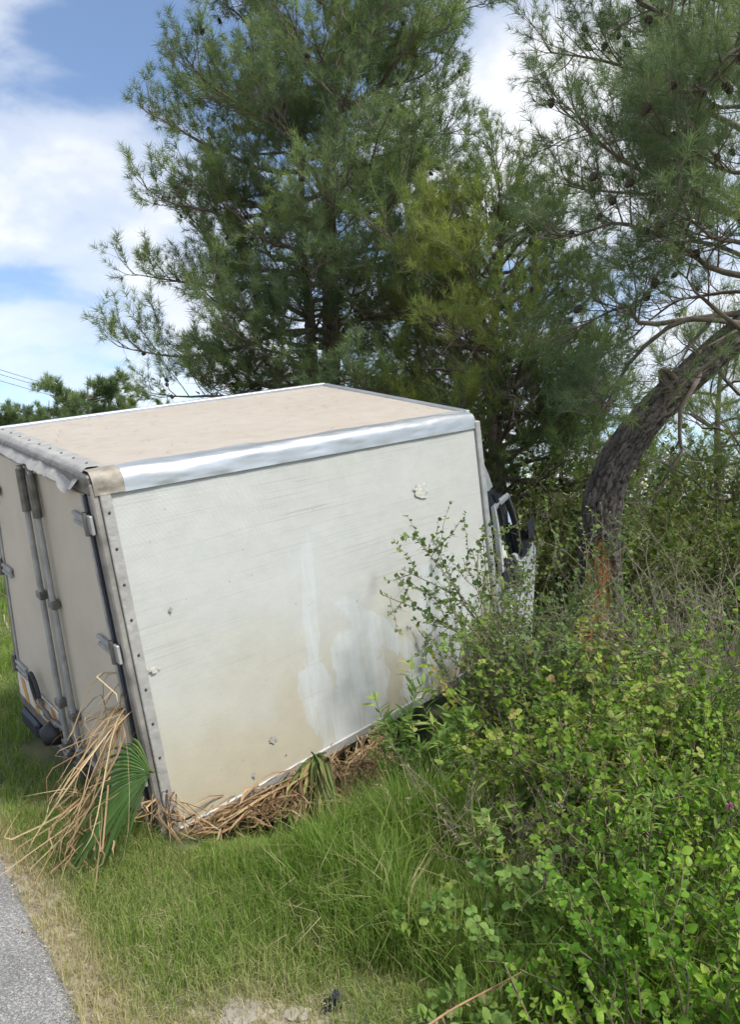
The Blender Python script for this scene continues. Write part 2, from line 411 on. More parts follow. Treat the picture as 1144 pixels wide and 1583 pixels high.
    wh = nn(t, 'ShaderNodeTexWave', wave_type='BANDS', bands_direction='Y'); wh.inputs['Scale'].default_value = 55; t.links.new(uv.outputs[0], wh.inputs['Vector']); wh.inputs['Distortion'].default_value = 0.6
    hgt = math_node(t, 'ADD', math_node(t, 'ADD', wv.outputs[0], wh.outputs[0]), math_node(t, 'MULTIPLY', noise(2.2, 3, 4), 14.0))
    bp = nn(t, 'ShaderNodeBump'); bp.inputs['Strength'].default_value = 0.35; bp.inputs['Distance'].default_value = 0.002
    t.links.new(hgt, bp.inputs['Height']); t.links.new(bp.outputs[0], b.inputs['Normal'])
    return m
M_SIDE = panel_mat('weathered_white_side', (0.49, 0.497, 0.47), (0.44, 0.39, 0.28), (0.29, 0.28, 0.25))
M_ROOF = panel_mat('dusty_tan_roof', (0.405, 0.358, 0.305), (0.33, 0.285, 0.235), (0.29, 0.245, 0.20), roof=True)
M_DOOR = flat('grey_white_door', (0.50, 0.445, 0.36), 0.55, 0, 0.10, 2.5, 0.08, 30)
M_ALU = flat('bare_aluminium', (0.48, 0.50, 0.52), 0.42, 0.75, 0.10, 5, 0.12, 9)
M_ALUD = flat('dull_aluminium', (0.34, 0.34, 0.33), 0.55, 0.35, 0.2, 12, 0.15, 40)
M_TAPE = flat('grimy_corner_cap', (0.27, 0.24, 0.195), 0.6, 0.15, 0.35, 14, 0.5, 25)
M_STEEL = flat('grimy_steel', (0.16, 0.15, 0.135), 0.5, 0.5, 0.3, 20, 0.2, 50)
M_POST = flat('grimy_grey_post', (0.24, 0.225, 0.20), 0.6, 0.2, 0.35, 9, 0.3, 40)
M_FLASH = flat('torn_grey_flashing', (0.31, 0.30, 0.28), 0.65, 0.1, 0.18, 14, 0.5, 30)
M_BLACK = flat('black_rubber', (0.018, 0.019, 0.022), 0.55, 0, 0.25, 12)
M_NAVY = flat('dark_blue_plastic', (0.022, 0.026, 0.042), 0.5, 0, 0.2, 8)
M_WHITE = flat('white_cab_paint', (0.50, 0.51, 0.50), 0.35, 0, 0.06, 5)
M_ORANGE = flat('amber_reflective', (0.60, 0.28, 0.05), 0.45, 0, 0.1, 20)
M_PLATE = flat('white_reflective', (0.60, 0.585, 0.54), 0.45, 0, 0.1, 18)
M_GLASS, _t, _b = newmat('dark_window_glass')
_b.inputs['Base Color'].default_value = (0.025, 0.035, 0.035, 1); _b.inputs['Roughness'].default_value = 0.06; _b.inputs['Transmission Weight'].default_value = 0.5

RZ = BH - 0.105      # where the side sheet ends under the corner rail
# right side sheet (a shallow slab with its own dents)
def f_side(u, v):
    x = u * BL; z = v * RZ
    y = -0.004 * (fbm(x * 1.3 + 9, z * 1.3 + 9, 4, 3) - 0.45) * 4
    return np.stack([x, y, z], -1)
V, Qd, uvp = gridL(f_side, 60, 40)
side = mk('side_panel', BP(V), Qd, M_SIDE, truck, smooth=True, uv=np.stack([V[:, 0], V[:, 2]], -1))
side['label'] = 'scuffed off-white side panel with tan stains and wiped patches'
tp('side_panel_core', [boxL(0.004, BL - 0.004, 0.05, 0.075, 0.0, RZ)], M_ALUD, truck)
# patch and gash on the sheet
def blob(cx, cz, rx, rz, y, n=18, seed=1, jag=0.35):
    r = np.random.default_rng(seed); a = np.linspace(0, 2 * math.pi, n, endpoint=False); k = 1 + jag * (r.random(n) - 0.5) * 2
    V = [[cx, y, cz]] + [[cx + rx * kk * math.cos(t), y + 0.002, cz + rz * kk * math.sin(t)] for t, kk in zip(a, k)]
    return np.array(V), np.array([[0, 1 + (i + 1) % n, 1 + i] for i in range(n)])
M_CHIP = flat('flaked_grp', (0.46, 0.45, 0.40), 0.75, 0, 0.2, 40, 0.5, 60)
M_GOUGE = flat('gouged_grp', (0.33, 0.31, 0.27), 0.8, 0, 0.3, 40, 0.4, 60)
def on_side(px, py):
    """local x,z on the side sheet that projects to a pixel"""
    a = np.array([BL / 2, BH / 2])
    for _ in range(20):
        def pr(q):
            p = B(q[0], 0, q[1]); return np.array([CX + F * p[0] / p[1], CY - F * (p[2] - CZ) / p[1]])
        e = pr(a) - [px, py]; J = np.stack([(pr(a + [1e-4, 0]) - pr(a)) / 1e-4, (pr(a + [0, 1e-4]) - pr(a)) / 1e-4], -1)
        a = a - np.linalg.solve(J, e)
    return a
for k, (px, py, rx, rz, mm, nm, jg) in enumerate(((650, 757, 0.075, 0.05, M_CHIP, 'paint_chip', 0.4), (421, 1142, 0.022, 0.020, M_GOUGE, 'paint_chip', 0.4), (391, 1197, 0.012, 0.016, M_GOUGE, 'paint_chip', 0.4),
        (672, 833, 0.055, 0.007, M_GOUGE, 'gouge', 0.5), (441, 1166, 0.004, 0.004, M_BLACK, 'paint_chip', 0.3), (262, 943, 0.012, 0.014, M_GOUGE, 'paint_chip', 0.7), (235, 1035, 0.035, 0.012, M_CHIP, 'paint_chip', 0.6))):
    a = on_side(px, py); tp(nm, [blob(a[0], a[1], rx, rz, -0.010, 18, k + 3, jg)], mm, side)
# ragged edge line round the large chip
# rear edge strip with screws
strip = tp('edge_strip', [boxL(-0.012, 0.045, -0.016, 0.03, -0.01, RZ + 0.01, 0.004)], M_FLASH, truck)
for k in range(10):
    z = 0.06 + k * 0.172
    a = np.linspace(0, 2 * math.pi, 8, endpoint=False)
    V = np.array([[0.018, -0.024, z]] + [[0.018 + 0.008 * math.cos(t), -0.0165, z + 0.008 * math.sin(t)] for t in a])
    tp('screw', [(V, np.array([[0, 1 + i, 1 + (i + 1) % 8] for i in range(8)]))], M_BLACK, strip)
tp('bottom_rail', [boxL(0.05, BL, -0.014, 0.06, -0.035, 0.022, 0.005)], M_ALUD, truck)
tp('front_post', [boxL(BL - 0.002, BL + 0.055, -0.02, 0.05, -0.03, BH - 0.06, 0.006)], M_ALUD, truck)
# rounded aluminium corner rail, slightly crumpled along the top
def f_rail(u, v, x0=0.11, x1=BL + 0.004, amp=1.0, out=0.012):
    x = x0 + (x1 - x0) * u
    # profile: flat skirt, quarter turn, flat lap onto roof
    s = v * 0.205; r = 0.050
    y = np.where(s < 0.06, -out, np.where(s < 0.06 + r * 1.571, -out + r - r * np.cos((s - 0.06) / r), -out + r + (s - 0.06 - r * 1.571)))
    z = np.where(s < 0.06, RZ - 0.004 + s, np.where(s < 0.06 + r * 1.571, RZ - 0.004 + 0.06 + r * np.sin((s - 0.06) / r), RZ - 0.004 + 0.06 + r))
    cr = amp * (fbm(x * 4.5 + 3, v * 5 + 3, 8, 4) - 0.47)
    lap = sstep(0.35, 0.75, v)
    return np.stack([x, y - 0.010 * cr, z + cr * (0.005 + 0.016 * lap)], -1)
V, Qd, _u = gridL(f_rail, 160, 26)
V2 = V.copy(); V2[:, 1] += 0.006; V2[:, 2] -= 0.006
rail = mk('corner_rail', BP(V), Qd, M_ALU, truck, smooth=True); rail['label'] = 'shiny rounded aluminium corner rail with crumpled upper lap'
V, Qd, _u = gridL(lambda u, v: f_rail(u, v, -0.035, 0.12, 1.6, 0.015), 24, 26)
mk('rail_end_cap', BP(V + [0, 0, 0.003]), Qd, M_TAPE, truck, smooth=True)
# roof
def f_roof(u, v):
    x = 0.01 + u * (BL - 0.015); y = 0.07 + v * (BW - 0.08)
    return np.stack([x, y, BH - 0.010 + 0.010 * (fbm(x * 1.2 + 5, y * 1.2 + 5, 6, 3) - 0.45)], -1)
V, Qd, _u = gridL(f_roof, 50, 36)
mk('roof_panel', BP(V), Qd, M_ROOF, truck, smooth=True, uv=np.stack([V[:, 0], V[:, 1]], -1))
tp('box_shell', [boxL(0.01, BL - 0.003, 0.055, BW - 0.01, 0.0, 0.05), boxL(0.01, BL - 0.003, 0.055, BW - 0.01, BH - 0.06, BH - 0.03),
                 boxL(BL - 0.03, BL - 0.003, 0.055, BW - 0.01, 0.05, BH - 0.06)], M_ALUD)
tp('far_side_panel', [boxL(0.0, BL, BW - 0.008, BW + 0.02, 0, BH - 0.03)], M_PLATE)
tp('roof_edge_rail', [boxL(-0.02, BL + 0.01, BW - 0.02, BW + 0.028, BH - 0.05, BH + 0.012, 0.006)], M_ALU)
tp('roof_edge_rail', [boxL(BL - 0.012, BL + 0.028, 0.05, BW - 0.022, BH - 0.055, BH + 0.010, 0.006)], M_ALU)
# rear frame
tp('rear_post', [boxL(-0.050, -0.013, -0.010, 0.055, -0.02, BH - 0.05, 0.008)], M_POST)
tp('rear_post', [boxL(-0.055, 0.0, BW - 0.05, BW + 0.02, -0.02, BH - 0.05, 0.008)], M_STEEL)
tp('rear_header', [boxL(-0.06, 0.01, 0.0, BW, BH - 0.105, BH - 0.012, 0.01)], M_STEEL)
tp('rear_sill', [boxL(-0.06, 0.0, 0.0, BW, -0.075, 0.0, 0.01)], M_STEEL)
tp('door_seal', [boxL(-0.060, -0.03, 0.056, 0.080, 0.01, BH - 0.11)], M_NAVY)
tp('door_seal', [boxL(-0.062, -0.03, BW / 2 - 0.012, BW / 2 + 0.012, 0.01, BH - 0.11)], M_BLACK)
# torn flashing over the rear roof edge
def f_flash(u, v):
    y = 0.10 + u * (BW - 0.10); s = v * 0.20
    rag = 0.030 * (fbm(y * 9 + 4, y * 0 + 2, 4, 4) - 0.4) - 0.045 * np.exp(-((y - 0.24) / 0.09) ** 2)
    x = np.where(s < 0.10, 0.085 - s, -0.015 - 0.75 * (s - 0.10))
    z = BH + 0.008 - np.where(s < 0.10, 0.0, 0.85 * (s - 0.10)) + rag * sstep(0.5, 1, v)
    cr = fbm(y * 6 + 8, v * 4 + 5, 12, 4) - 0.47
    x = x + 0.012 * cr - 0.015 * np.abs(np.sin(y * 13 + 2 * vnoise(y * 5, y * 0, 2))) * sstep(0.6, 1, v)
    return np.stack([x, y, z + 0.022 * cr * sstep(0.2, 0.6, v)], -1)
V, Qd, _u = gridL(f_flash, 140, 16)
fl = mk('rear_flashing', BP(V), Qd, M_FLASH, truck, smooth=True); fl['label'] = 'torn grey flashing strip peeling off the rear roof edge'
for k in range(9):                        # rivet heads lifting the strip
    y = 0.2 + k * 0.19; V, T = tube([[0.03, y, BH + 0.008], [0.028, y, BH + 0.013]], 0.008, 7); tp('rivet', [(V, T)], M_STEEL, fl)
# doors
def door(y0, y1, hinge_y, zs, outer):
    d = tp('rear_door', [boxL(-0.056, -0.02, y0, y1, 0.012, BH - 0.11, 0.006)], M_DOOR)
    for yy in (y0 + 0.012, y1 - 0.012):
        tp('door_trim', [boxL(-0.066, -0.0565, yy - 0.012, yy + 0.012, 0.014, BH - 0.112, 0.002)], M_ALUD, d)
    for z in zs:
        s = 1 if outer else -1
        h = tp('hinge', [boxL(-0.078, -0.0575, min(hinge_y, hinge_y + s * 0.17), max(hinge_y, hinge_y + s * 0.17), z - 0.030, z - 0.010, 0.004),
                         boxL(-0.078, -0.0575, min(hinge_y, hinge_y + s * 0.17), max(hinge_y, hinge_y + s * 0.17), z + 0.010, z + 0.030, 0.004),
                         boxL(-0.070, -0.0570, min(hinge_y, hinge_y + s * 0.155), max(hinge_y, hinge_y + s * 0.155), z - 0.012, z + 0.012, 0.002)], M_ALUD, d)
        V, T = tube([[-0.075, hinge_y - s * 0.02, z - 0.055], [-0.075, hinge_y - s * 0.02, z + 0.055]], 0.016, 8); tp('hinge_pin', [(V, T)], M_STEEL, d)
        tp('hinge_leaf', [boxL(-0.074, -0.057, min(hinge_y - s * 0.03, hinge_y - s * 0.075), max(hinge_y - s * 0.03, hinge_y - s * 0.075), z - 0.045, z + 0.045, 0.003)], M_ALUD, d)
    return d
d1 = door(0.082, BW / 2 - 0.014, 0.085, (BH * 0.865, BH * 0.52, BH * 0.18), True)
d2 = door(BW / 2 + 0.014, BW - 0.055, BW - 0.055, (BH * 0.80, BH * 0.50, BH * 0.13), False)
for y, d in ((BW / 2 - 0.105, d1), (BW / 2 + 0.085, d2)):
    V, T = tube([[-0.085, y, -0.035], [-0.085, y, BH - 0.10]], 0.017, 10); tp('lock_rod', [(V, T)], M_ALUD, d)
    V, T = tube([[-0.085, y, BH - 0.36], [-0.085, y, BH - 0.12]], 0.026, 10); tp('rod_sleeve', [(V, T)], M_STEEL, d)
    for z in (0.05, 0.30, 0.95):
        tp('rod_bracket', [boxL(-0.108, -0.057, y - 0.034, y + 0.034, z - 0.022, z + 0.022, 0.006)], M_STEEL, d)
    tp('rod_cam', [boxL(-0.115, -0.062, y - 0.03, y + 0.03, -0.06, 0.0, 0.008)], M_STEEL, d)
# loop handle and latch chain on the left door, lever on the right door
th = np.linspace(0, 2 * math.pi, 21)[:-1]
yh, zh = BW * 0.755, 0.235
pts = np.stack([np.full(20, -0.10), yh + 0.05 * np.cos(th) + 0.03 * np.sin(th), zh + 0.085 * np.sin(th)], -1)
V, T = tube(np.concatenate([pts, pts[:2]]), 0.013, 7, False); tp('loop_handle', [(V, T)], M_BLACK, d2)
hp = spline([[-0.10, yh - 0.05, zh - 0.06], [-0.12, yh - 0.13, zh - 0.05], [-0.10, yh - 0.2, zh - 0.11], [-0.09, BW / 2 + 0.085, zh - 0.10]], 14)
V, T = tube(hp, 0.016 + 0.006 * np.sin(np.arange(14) * 1.9), 7); tp('latch_lever', [(V, T)], M_STEEL, d2)
hp = spline([[-0.09, BW / 2 - 0.105, 0.17], [-0.125, BW / 2 - 0.2, 0.15], [-0.10, BW / 2 - 0.30, 0.19], [-0.09, BW / 2 - 0.37, 0.12], [-0.08, BW / 2 - 0.4, 0.08]], 16)
V, T = tube(hp, 0.015 + 0.007 * np.sin(np.arange(16) * 1.7), 7); tp('latch_lever', [(V, T)], M_STEEL, d1)
# chevron plate, rubber buffers, mudguard
pl = tp('chevron_plate', [boxL(-0.070, -0.058, BW * 0.62, BW - 0.045, 0.02, 0.17, 0.003)], M_PLATE, d2)
for k in range(4):
    y = BW - 0.10 - k * 0.165
    V = np.array([[-0.0725, y, 0.168], [-0.0725, y - 0.065, 0.168], [-0.0725, y - 0.125, 0.022], [-0.0725, y - 0.06, 0.022]])
    tp('chevron_stripe', [(V, np.array([[0, 1, 2], [0, 2, 3]]))], M_ORANGE, pl)
V, T = tube([[-0.06, BW * 0.655, 0.02], [-0.10, BW * 0.655, 0.02], [-0.155, BW * 0.655, 0.015], [-0.16, BW * 0.655, 0.015]], [0.075, 0.07, 0.05, 0.02], 14); tp('rubber_buffer', [(V, T)], M_BLACK, truck, True)
V, T = tube([[-0.06, BW * 0.28, -0.05], [-0.10, BW * 0.28, -0.05], [-0.155, BW * 0.28, -0.055], [-0.16, BW * 0.28, -0.055]], [0.075, 0.07, 0.05, 0.02], 14); tp('rubber_buffer', [(V, T)], M_BLACK, truck, True)
tp('tail_light_box', [boxL(-0.08, 0.10, BW - 0.30, BW - 0.02, -0.20, -0.085, 0.02)], M_NAVY)
tp('mudguard', [boxL(0.15, 0.85, BW - 0.34, BW - 0.04, -0.30, -0.09, 0.05), boxL(0.12, 0.148, BW - 0.36, BW - 0.03, -0.42, -0.10, 0.01)], M_BLACK)
tp('rear_bumper_bar', [boxL(-0.02, 0.06, 0.35, BW - 0.32, -0.26, -0.16, 0.02)], M_STEEL)
tp('chassis_rail', [boxL(0.05, BL + 0.9, 0.42, 0.50, -0.20, -0.076, 0.01)], M_STEEL)
tp('chassis_rail', [boxL(0.05, BL + 0.9, BW - 0.62, BW - 0.54, -0.20, -0.076, 0.01)], M_STEEL)
for wx, wy in ((0.62, BW - 0.36), (BL + 0.55, BW - 0.28)):
    rr = 0.31; prof = [(0.0, 0.24), (0.03, 0.295), (0.07, rr), (0.15, rr), (0.19, 0.295), (0.22, 0.24)]
    ty = tube([[wx, wy + a, -0.36] for a, _ in prof], [r for _, r in prof], 26)
    w = tp('wheel', [ty], M_BLACK, truck, True)
    tp('rim', [tube([[wx, wy + 0.221, -0.36], [wx, wy + 0.223, -0.36]], [0.19, 0.17], 20)], M_STEEL, w)

# ---- crushed cab ahead of the box
def hull(front, back_off, nm, mat, parent=None):
    """outline (world points) given thickness along back_off"""
    f = np.asarray(front); n = len(f); bk = f + back_off
    V = np.concatenate([f, bk]); c0 = len(V); V = np.concatenate([V, [f.mean(0)], [bk.mean(0)]])
    T = []
    for i in range(n):
        j = (i + 1) % n; T += [[c0, i, j], [c0 + 1, n + j, n + i], [i, n + i, n + j], [i, n + j, j]]
    return mk(nm, V, np.array(T), mat, parent or truck)
vdir = unit(CORN[(0,1,0)] - CORN[(0,0,0)])
cab = hull([P(756, 915, 5.75), P(826, 912, 6.1), P(828, 885, 6.12), P(829, 848, 6.12), P(825, 839, 6.1), P(817, 845, 6.08), P(811, 860, 6.05), P(800, 872, 6.0), P(795, 890, 5.97), P(772, 899, 5.85), P(752, 902, 5.72)], vdir * 1.35, 'cab_body', M_WHITE)
cab['label'] = 'crushed white truck cab beside the front of the box'
bot = hull([P(756, 906, 5.78), P(826, 913, 6.12), P(822, 1010, 6.1), P(760, 1020, 5.8)], vdir * 1.3, 'cab_lower', M_WHITE)
hull([P(735, 706, 5.85), P(748, 716, 5.86), P(756, 734, 5.88), P(762, 752, 5.9), P(756, 759, 5.9), P(735, 764, 5.85)], vdir * 1.3, 'cab_roof', M_WHITE)
def wp(name, path, rad, mat, parent, sides=7, n=20):
    V, T = tube(spline(path, n), rad, sides); return mk(name, V, T, mat, parent, smooth=True)
hull([P(745, 758, 5.9), P(764, 757, 5.9), P(765, 762, 5.9), P(747, 766, 5.9)], vdir * 0.6, 'cab_roof_edge', M_BLACK, cab)
hull([P(742, 775, 6.1), P(786, 766, 6.25), P(803, 815, 6.25), P(812, 868, 6.2), P(796, 896, 6.15), P(768, 902, 6.05), P(742, 902, 6.0)], vdir * 1.1, 'cab_interior', M_NAVY, cab)
hull([P(746, 782, 6.02), P(762, 792, 6.04), P(764, 845, 6.02), P(747, 850, 6.0)], vdir * 0.02, 'quarter_window', M_GLASS, cab)
hull([P(769, 785, 5.98), P(784, 772, 6.1), P(800, 820, 6.12), P(806, 862, 6.08), P(793, 890, 6.05), P(776, 896, 5.96)], vdir * 0.015, 'side_window', M_GLASS, cab)
fr = mk('door_frame', *tube([P(778, 908, 5.86), P(772, 850, 5.85), P(768, 815, 5.86), P(763, 783, 5.88)], [0.03, 0.028, 0.026, 0.022], 4), M_WHITE, cab)
mk('door_frame', *tube([P(762, 788, 5.89), P(772, 777, 5.91), P(786, 765, 5.95)], [0.02, 0.026, 0.022], 4), M_WHITE, cab)
wp('windscreen_pillar', [P(783, 768, 5.96), P(792, 793, 6.0), P(801, 825, 6.03), P(804, 856, 6.04)], 0.030, M_BLACK, cab)
wp('windscreen_trim', [P(786, 767, 5.94), P(796, 795, 5.97), P(803, 825, 6.0), P(805, 850, 6.0)], 0.008, M_STEEL, cab)
wp('grab_rail', [P(748, 822, 5.9), P(757, 815, 5.93), P(762, 814, 5.95)], 0.012, M_ALU, cab)
hull([P(806, 815, 6.02), P(815, 824, 6.05), P(823, 842, 6.06), P(812, 860, 6.03), P(806, 862, 6.02)], vdir * 0.5, 'dashboard_corner', M_BLACK, cab)
hull([P(792, 874, 5.90), P(803, 866, 5.94), P(811, 872, 5.96), P(806, 886, 5.95), P(812, 902, 5.97), P(799, 908, 5.92), P(796, 890, 5.90)], vdir * 0.10, 'gap_shade_patch', M_NAVY, cab)  # solid dark patches over the cab body, standing in for shade inside torn openings
hull([P(779, 886, 5.82), P(791, 880, 5.86), P(794, 908, 5.88), P(781, 912, 5.82)], vdir * 0.08, 'gap_shade_patch', M_BLACK, cab)
hull([P(796, 858, 5.90), P(800, 856, 5.92), P(818, 893, 5.97), P(814, 897, 5.95)], vdir * 0.03, 'bent_panel_strip', M_WHITE, cab)
hull([P(764, 766, 5.88), P(768, 764, 5.88), P(780, 792, 5.90), P(776, 794, 5.90)], vdir * 0.03, 'bent_panel_strip', M_BLACK, cab)
mir = hull([P(816, 803, 5.95), P(824, 801, 5.97), P(826, 828, 5.97), P(818, 834, 5.95)], unit(np.array([0.3, 1, 0])) * 0.09, 'wing_mirror', M_BLACK, cab)
wp('mirror_arm', [P(820, 818, 5.98), P(812, 826, 6.02), P(806, 830, 6.05)], 0.012, M_BLACK, cab)

# ------------------------------------------------------------------ trees
M_BARK = flat('pine_bark', (0.135, 0.105, 0.085), 0.95, 0, 0.4, 9, 0.9, 26)
M_TWIG = flat('grey_twig', (0.17, 0.145, 0.12), 0.9, 0, 0.3, 9)
M_CONE = flat('pine_cone', (0.055, 0.04, 0.03), 0.8, 0, 0.3, 30)
def needle_mat(name, dark, mid, light):
    return varmat(name, [(0.0, dark), (0.5, mid), (1.0, light)], 0.5, 0.42, 1.4, 0.15)
M_NEED_A = needle_mat('pine_needles_bluish', (0.084, 0.120, 0.074), (0.144, 0.198, 0.108), (0.240, 0.294, 0.102))
M_NEED_B = needle_mat('pine_needles_yellow_green', (0.080, 0.120, 0.058), (0.145, 0.200, 0.082), (0.245, 0.285, 0.090))
M_NEED_C = needle_mat('pine_needles_grey_green', (0.086, 0.127, 0.078), (0.149, 0.201, 0.113), (0.230, 0.276, 0.121))
M_NEED_D = needle_mat('pine_needles_dark', (0.065, 0.098, 0.049), (0.124, 0.163, 0.072), (0.208, 0.234, 0.085))
def tuft_template(n, L, w, seed):
    """needles in a brush around +Y"""
    r = np.random.default_rng(seed); V = []; T = []
    for k in range(n):
        az = 2 * math.pi * (k + r.random() * 0.8) / n * 2.4; tilt = math.radians(r.uniform(12, 72)); l = L * r.uniform(0.75, 1.1)
        d = np.array([math.sin(tilt) * math.cos(az), math.cos(tilt), math.sin(tilt) * math.sin(az)])
        s = unit(np.cross(d, r.normal(size=3))) * w / 2; b = np.array([0, r.uniform(0, 0.07), 0]) + d * 0.004
        i = len(V); V += [b - s, b + s, b + d * l + np.array([0, 0, 0])]; T.append([i, i + 1, i + 2])
    return np.array(V), np.array(T)
def walk(p, d, L, n, up, wob, r):
    pts = [np.array(p)]; d = unit(d); st = L / n
    for i in range(n):
        d = unit(d + r.normal(size=3) * wob + np.array([0, 0, up * (i + 1) / n])); pts.append(pts[-1] + d * st)
    return np.array(pts)
def at_path(pts, f):
    s = f * (len(pts) - 1); i = min(int(s), len(pts) - 2); t = s - i
    return pts[i] * (1 - t) + pts[i + 1] * t, unit(pts[i + 1] - pts[i])
class Pine:
    def __init__(s, seed, tuft_n=14, L=0.15, w=0.0045, dens=1.0):
        s.r = np.random.default_rng(seed); s.wood = []; s.twig = []; s.tp = []; s.td = []; s.cones = []; s.n = tuft_n; s.L = L; s.w = w; s.dens = dens; s.seed = seed
    def primary(s, pts, r0, bare=0.25, sec=0.24, seclen=0.9, leaf=True, droop=0.0):
        r = s.r; pts = np.asarray(pts); L = np.linalg.norm(np.diff(pts, axis=0), axis=1).sum()
        n = max(len(pts), int(L / 0.2) + 3); pts = spline(pts, n); f_ = np.linspace(0, 1, n)[:, None]
        for q_ in (1.5, 3.2, 6.0): pts = pts + r.normal(size=3) * 0.05 * L / q_ * np.sin(f_ * 3.14 * q_ + r.uniform(0, 6)) * np.minimum(1, f_ * 4)
        s.wood.append(tube(pts, r0 * (1 - np.linspace(0, 1, n)) ** 0.8 * 0.85 + 0.005, 6))
        k = int(L * (1 - bare) / sec * 2 * s.dens) + 1
        for j in range(k):
            f = bare + (1 - bare) * (j + r.random()) / k
            p, d = at_path(pts, min(f, 0.995)); perp = unit(np.cross(d, [0, 0, 1]) + 1e-6) * r.choice([-1, 1])
            dd = unit(d * r.uniform(0.4, 1.0) + perp * r.uniform(0.5, 1.0) + np.array([0, 0, r.uniform(-0.35, 0.95) - droop]))
            l = seclen * r.uniform(0.5, 1.1) * (1.0 - 0.6 * f) + 0.16
            s.secondary(p, dd, l, leaf)
        p, d = at_path(pts, 0.97); s.secondary(p, d, 0.35, leaf)
    def secondary(s, p, d, l, leaf):
        r = s.r; m = max(3, int(l / 0.16)); q = walk(p, d, l, m, 0.22, 0.13, r)
        s.wood.append(tube(q, np.linspace(0.008, 0.003, len(q)), 4, False))
        k = int(l / 0.095) + 1
        for j in range(k):
            f = 0.2 + 0.8 * (j + r.random()) / k
            a, dd = at_path(q, min(f, 0.99)); e = unit(dd + r.normal(size=3) * 0.55 + np.array([0, 0, 0.25])); tl = r.uniform(0.14, 0.34)
            t = walk(a, e, tl, 2, 0.25, 0.1, r); s.twig.append(t)
            if leaf:
                for f2 in (0.62, 1.0):
                    b, bd = at_path(t, min(f2, 0.999)); s.tp.append(b); s.td.append(bd)
            if leaf and r.random() < 0.05: s.cones.append((a, unit(np.array([*r.normal(size=2) * 0.6, -0.6]))))
        if leaf: s.tp.append(q[-1]); s.td.append(unit(q[-1] - q[-2]))
    def build(s, name, label, base, trunk, trad, mat, cones=0, cone_mesh=None, trunk_mesh=None, group=None, bias=0.0):
        o = thing(name, label, 'pine tree', base, group); r = s.r
        if trunk_mesh is None:
            tr = tube(trunk, trad, 14); mk('trunk', tr[0], tr[1], M_BARK, o, smooth=True)
        else: trunk_mesh(o)
        V, T, _ = join(s.wood); mk('branches', V, T, M_BARK, o, smooth=True)
        tw = np.array([[t[0], t[-1]] for t in s.twig])      # thin twigs: three-sided
        dd = unit(tw[:, 1] - tw[:, 0]); a = unit(np.cross(dd, [0.3, 0.2, 0.9])); b = np.cross(dd, a); n = len(tw)
        ring = [a, -0.5 * a + 0.866 * b, -0.5 * a - 0.866 * b]
        V = np.stack([tw[:, 0] + 0.0032 * g for g in ring] + [tw[:, 1] + 0.0016 * g for g in ring], 1).reshape(-1, 3)
        base_q = np.array([[0, 1, 4, 3], [1, 2, 5, 4], [2, 0, 3, 5]])
        Qd = (base_q[None] + (np.arange(n) * 6)[:, None, None]).reshape(-1, 4); mk('twigs', V, Qd, M_TWIG, o)['kind'] = 'stuff'
        if s.tp:
            pos = np.array(s.tp); d = np.array(s.td); n = len(pos)
            R = frames(d, unit(r.normal(size=(n, 3)))); var = np.clip(0.5 + bias + 0.9 * (fbm(pos[:, 0] * 0.9 + pos[:, 1] * 0.5 + 50, pos[:, 2] * 0.9 + pos[:, 1] * 0.4 + 50, s.seed, 3) - 0.45) * 1.6 + r.normal(size=n) * 0.14, 0, 1)
            parts = []; lab = r.integers(0, 4, n)
            for k in range(4):
                mm = lab == k; tv, tt = tuft_template(s.n, s.L, s.w, s.seed * 10 + k)
                parts.append(scatter(tv, tt, pos[mm], R[mm], r.uniform(0.75, 1.15, mm.sum()), var[mm]))
            V, T, vr = join(parts); mk('crown', V, T, mat, o, vr)['kind'] = 'stuff'
        if cones and s.cones:
            r.shuffle(s.cones)
            for (p, d) in s.cones[:cones]:
                c = bpy.data.objects.new('cone', cone_mesh); link(c, o); q = Vector(np.asarray(d).tolist()).to_track_quat('Z', 'Y')
                c.rotation_mode = 'QUATERNION'; c.rotation_quaternion = q; c.location = tuple((np.asarray(p) - wloc(o)).tolist()); k = r.uniform(0.8, 1.2); c.scale = (k, k, k)
        return o
# pine cone: overlapping scale rings
cv = []; cf = []
for i, (z, rr) in enumerate(((0, 0.010), (0.008, 0.026), (0.018, 0.021), (0.026, 0.031), (0.036, 0.024), (0.044, 0.028), (0.054, 0.018), (0.062, 0.019), (0.075, 0.004))):
    for j in range(7): 
        a = 2 * math.pi * (j + 0.5 * (i % 2)) / 7; cv.append((rr * math.cos(a), rr * math.sin(a), z))
    if i:
        for j in range(7): cf.append((7 * (i - 1) + j, 7 * (i - 1) + (j + 1) % 7, 7 * i + (j + 1) % 7, 7 * i + j))
CONE = bpy.data.meshes.new('cone'); CONE.from_pydata(cv, [], cf); CONE.materials.append(M_CONE)

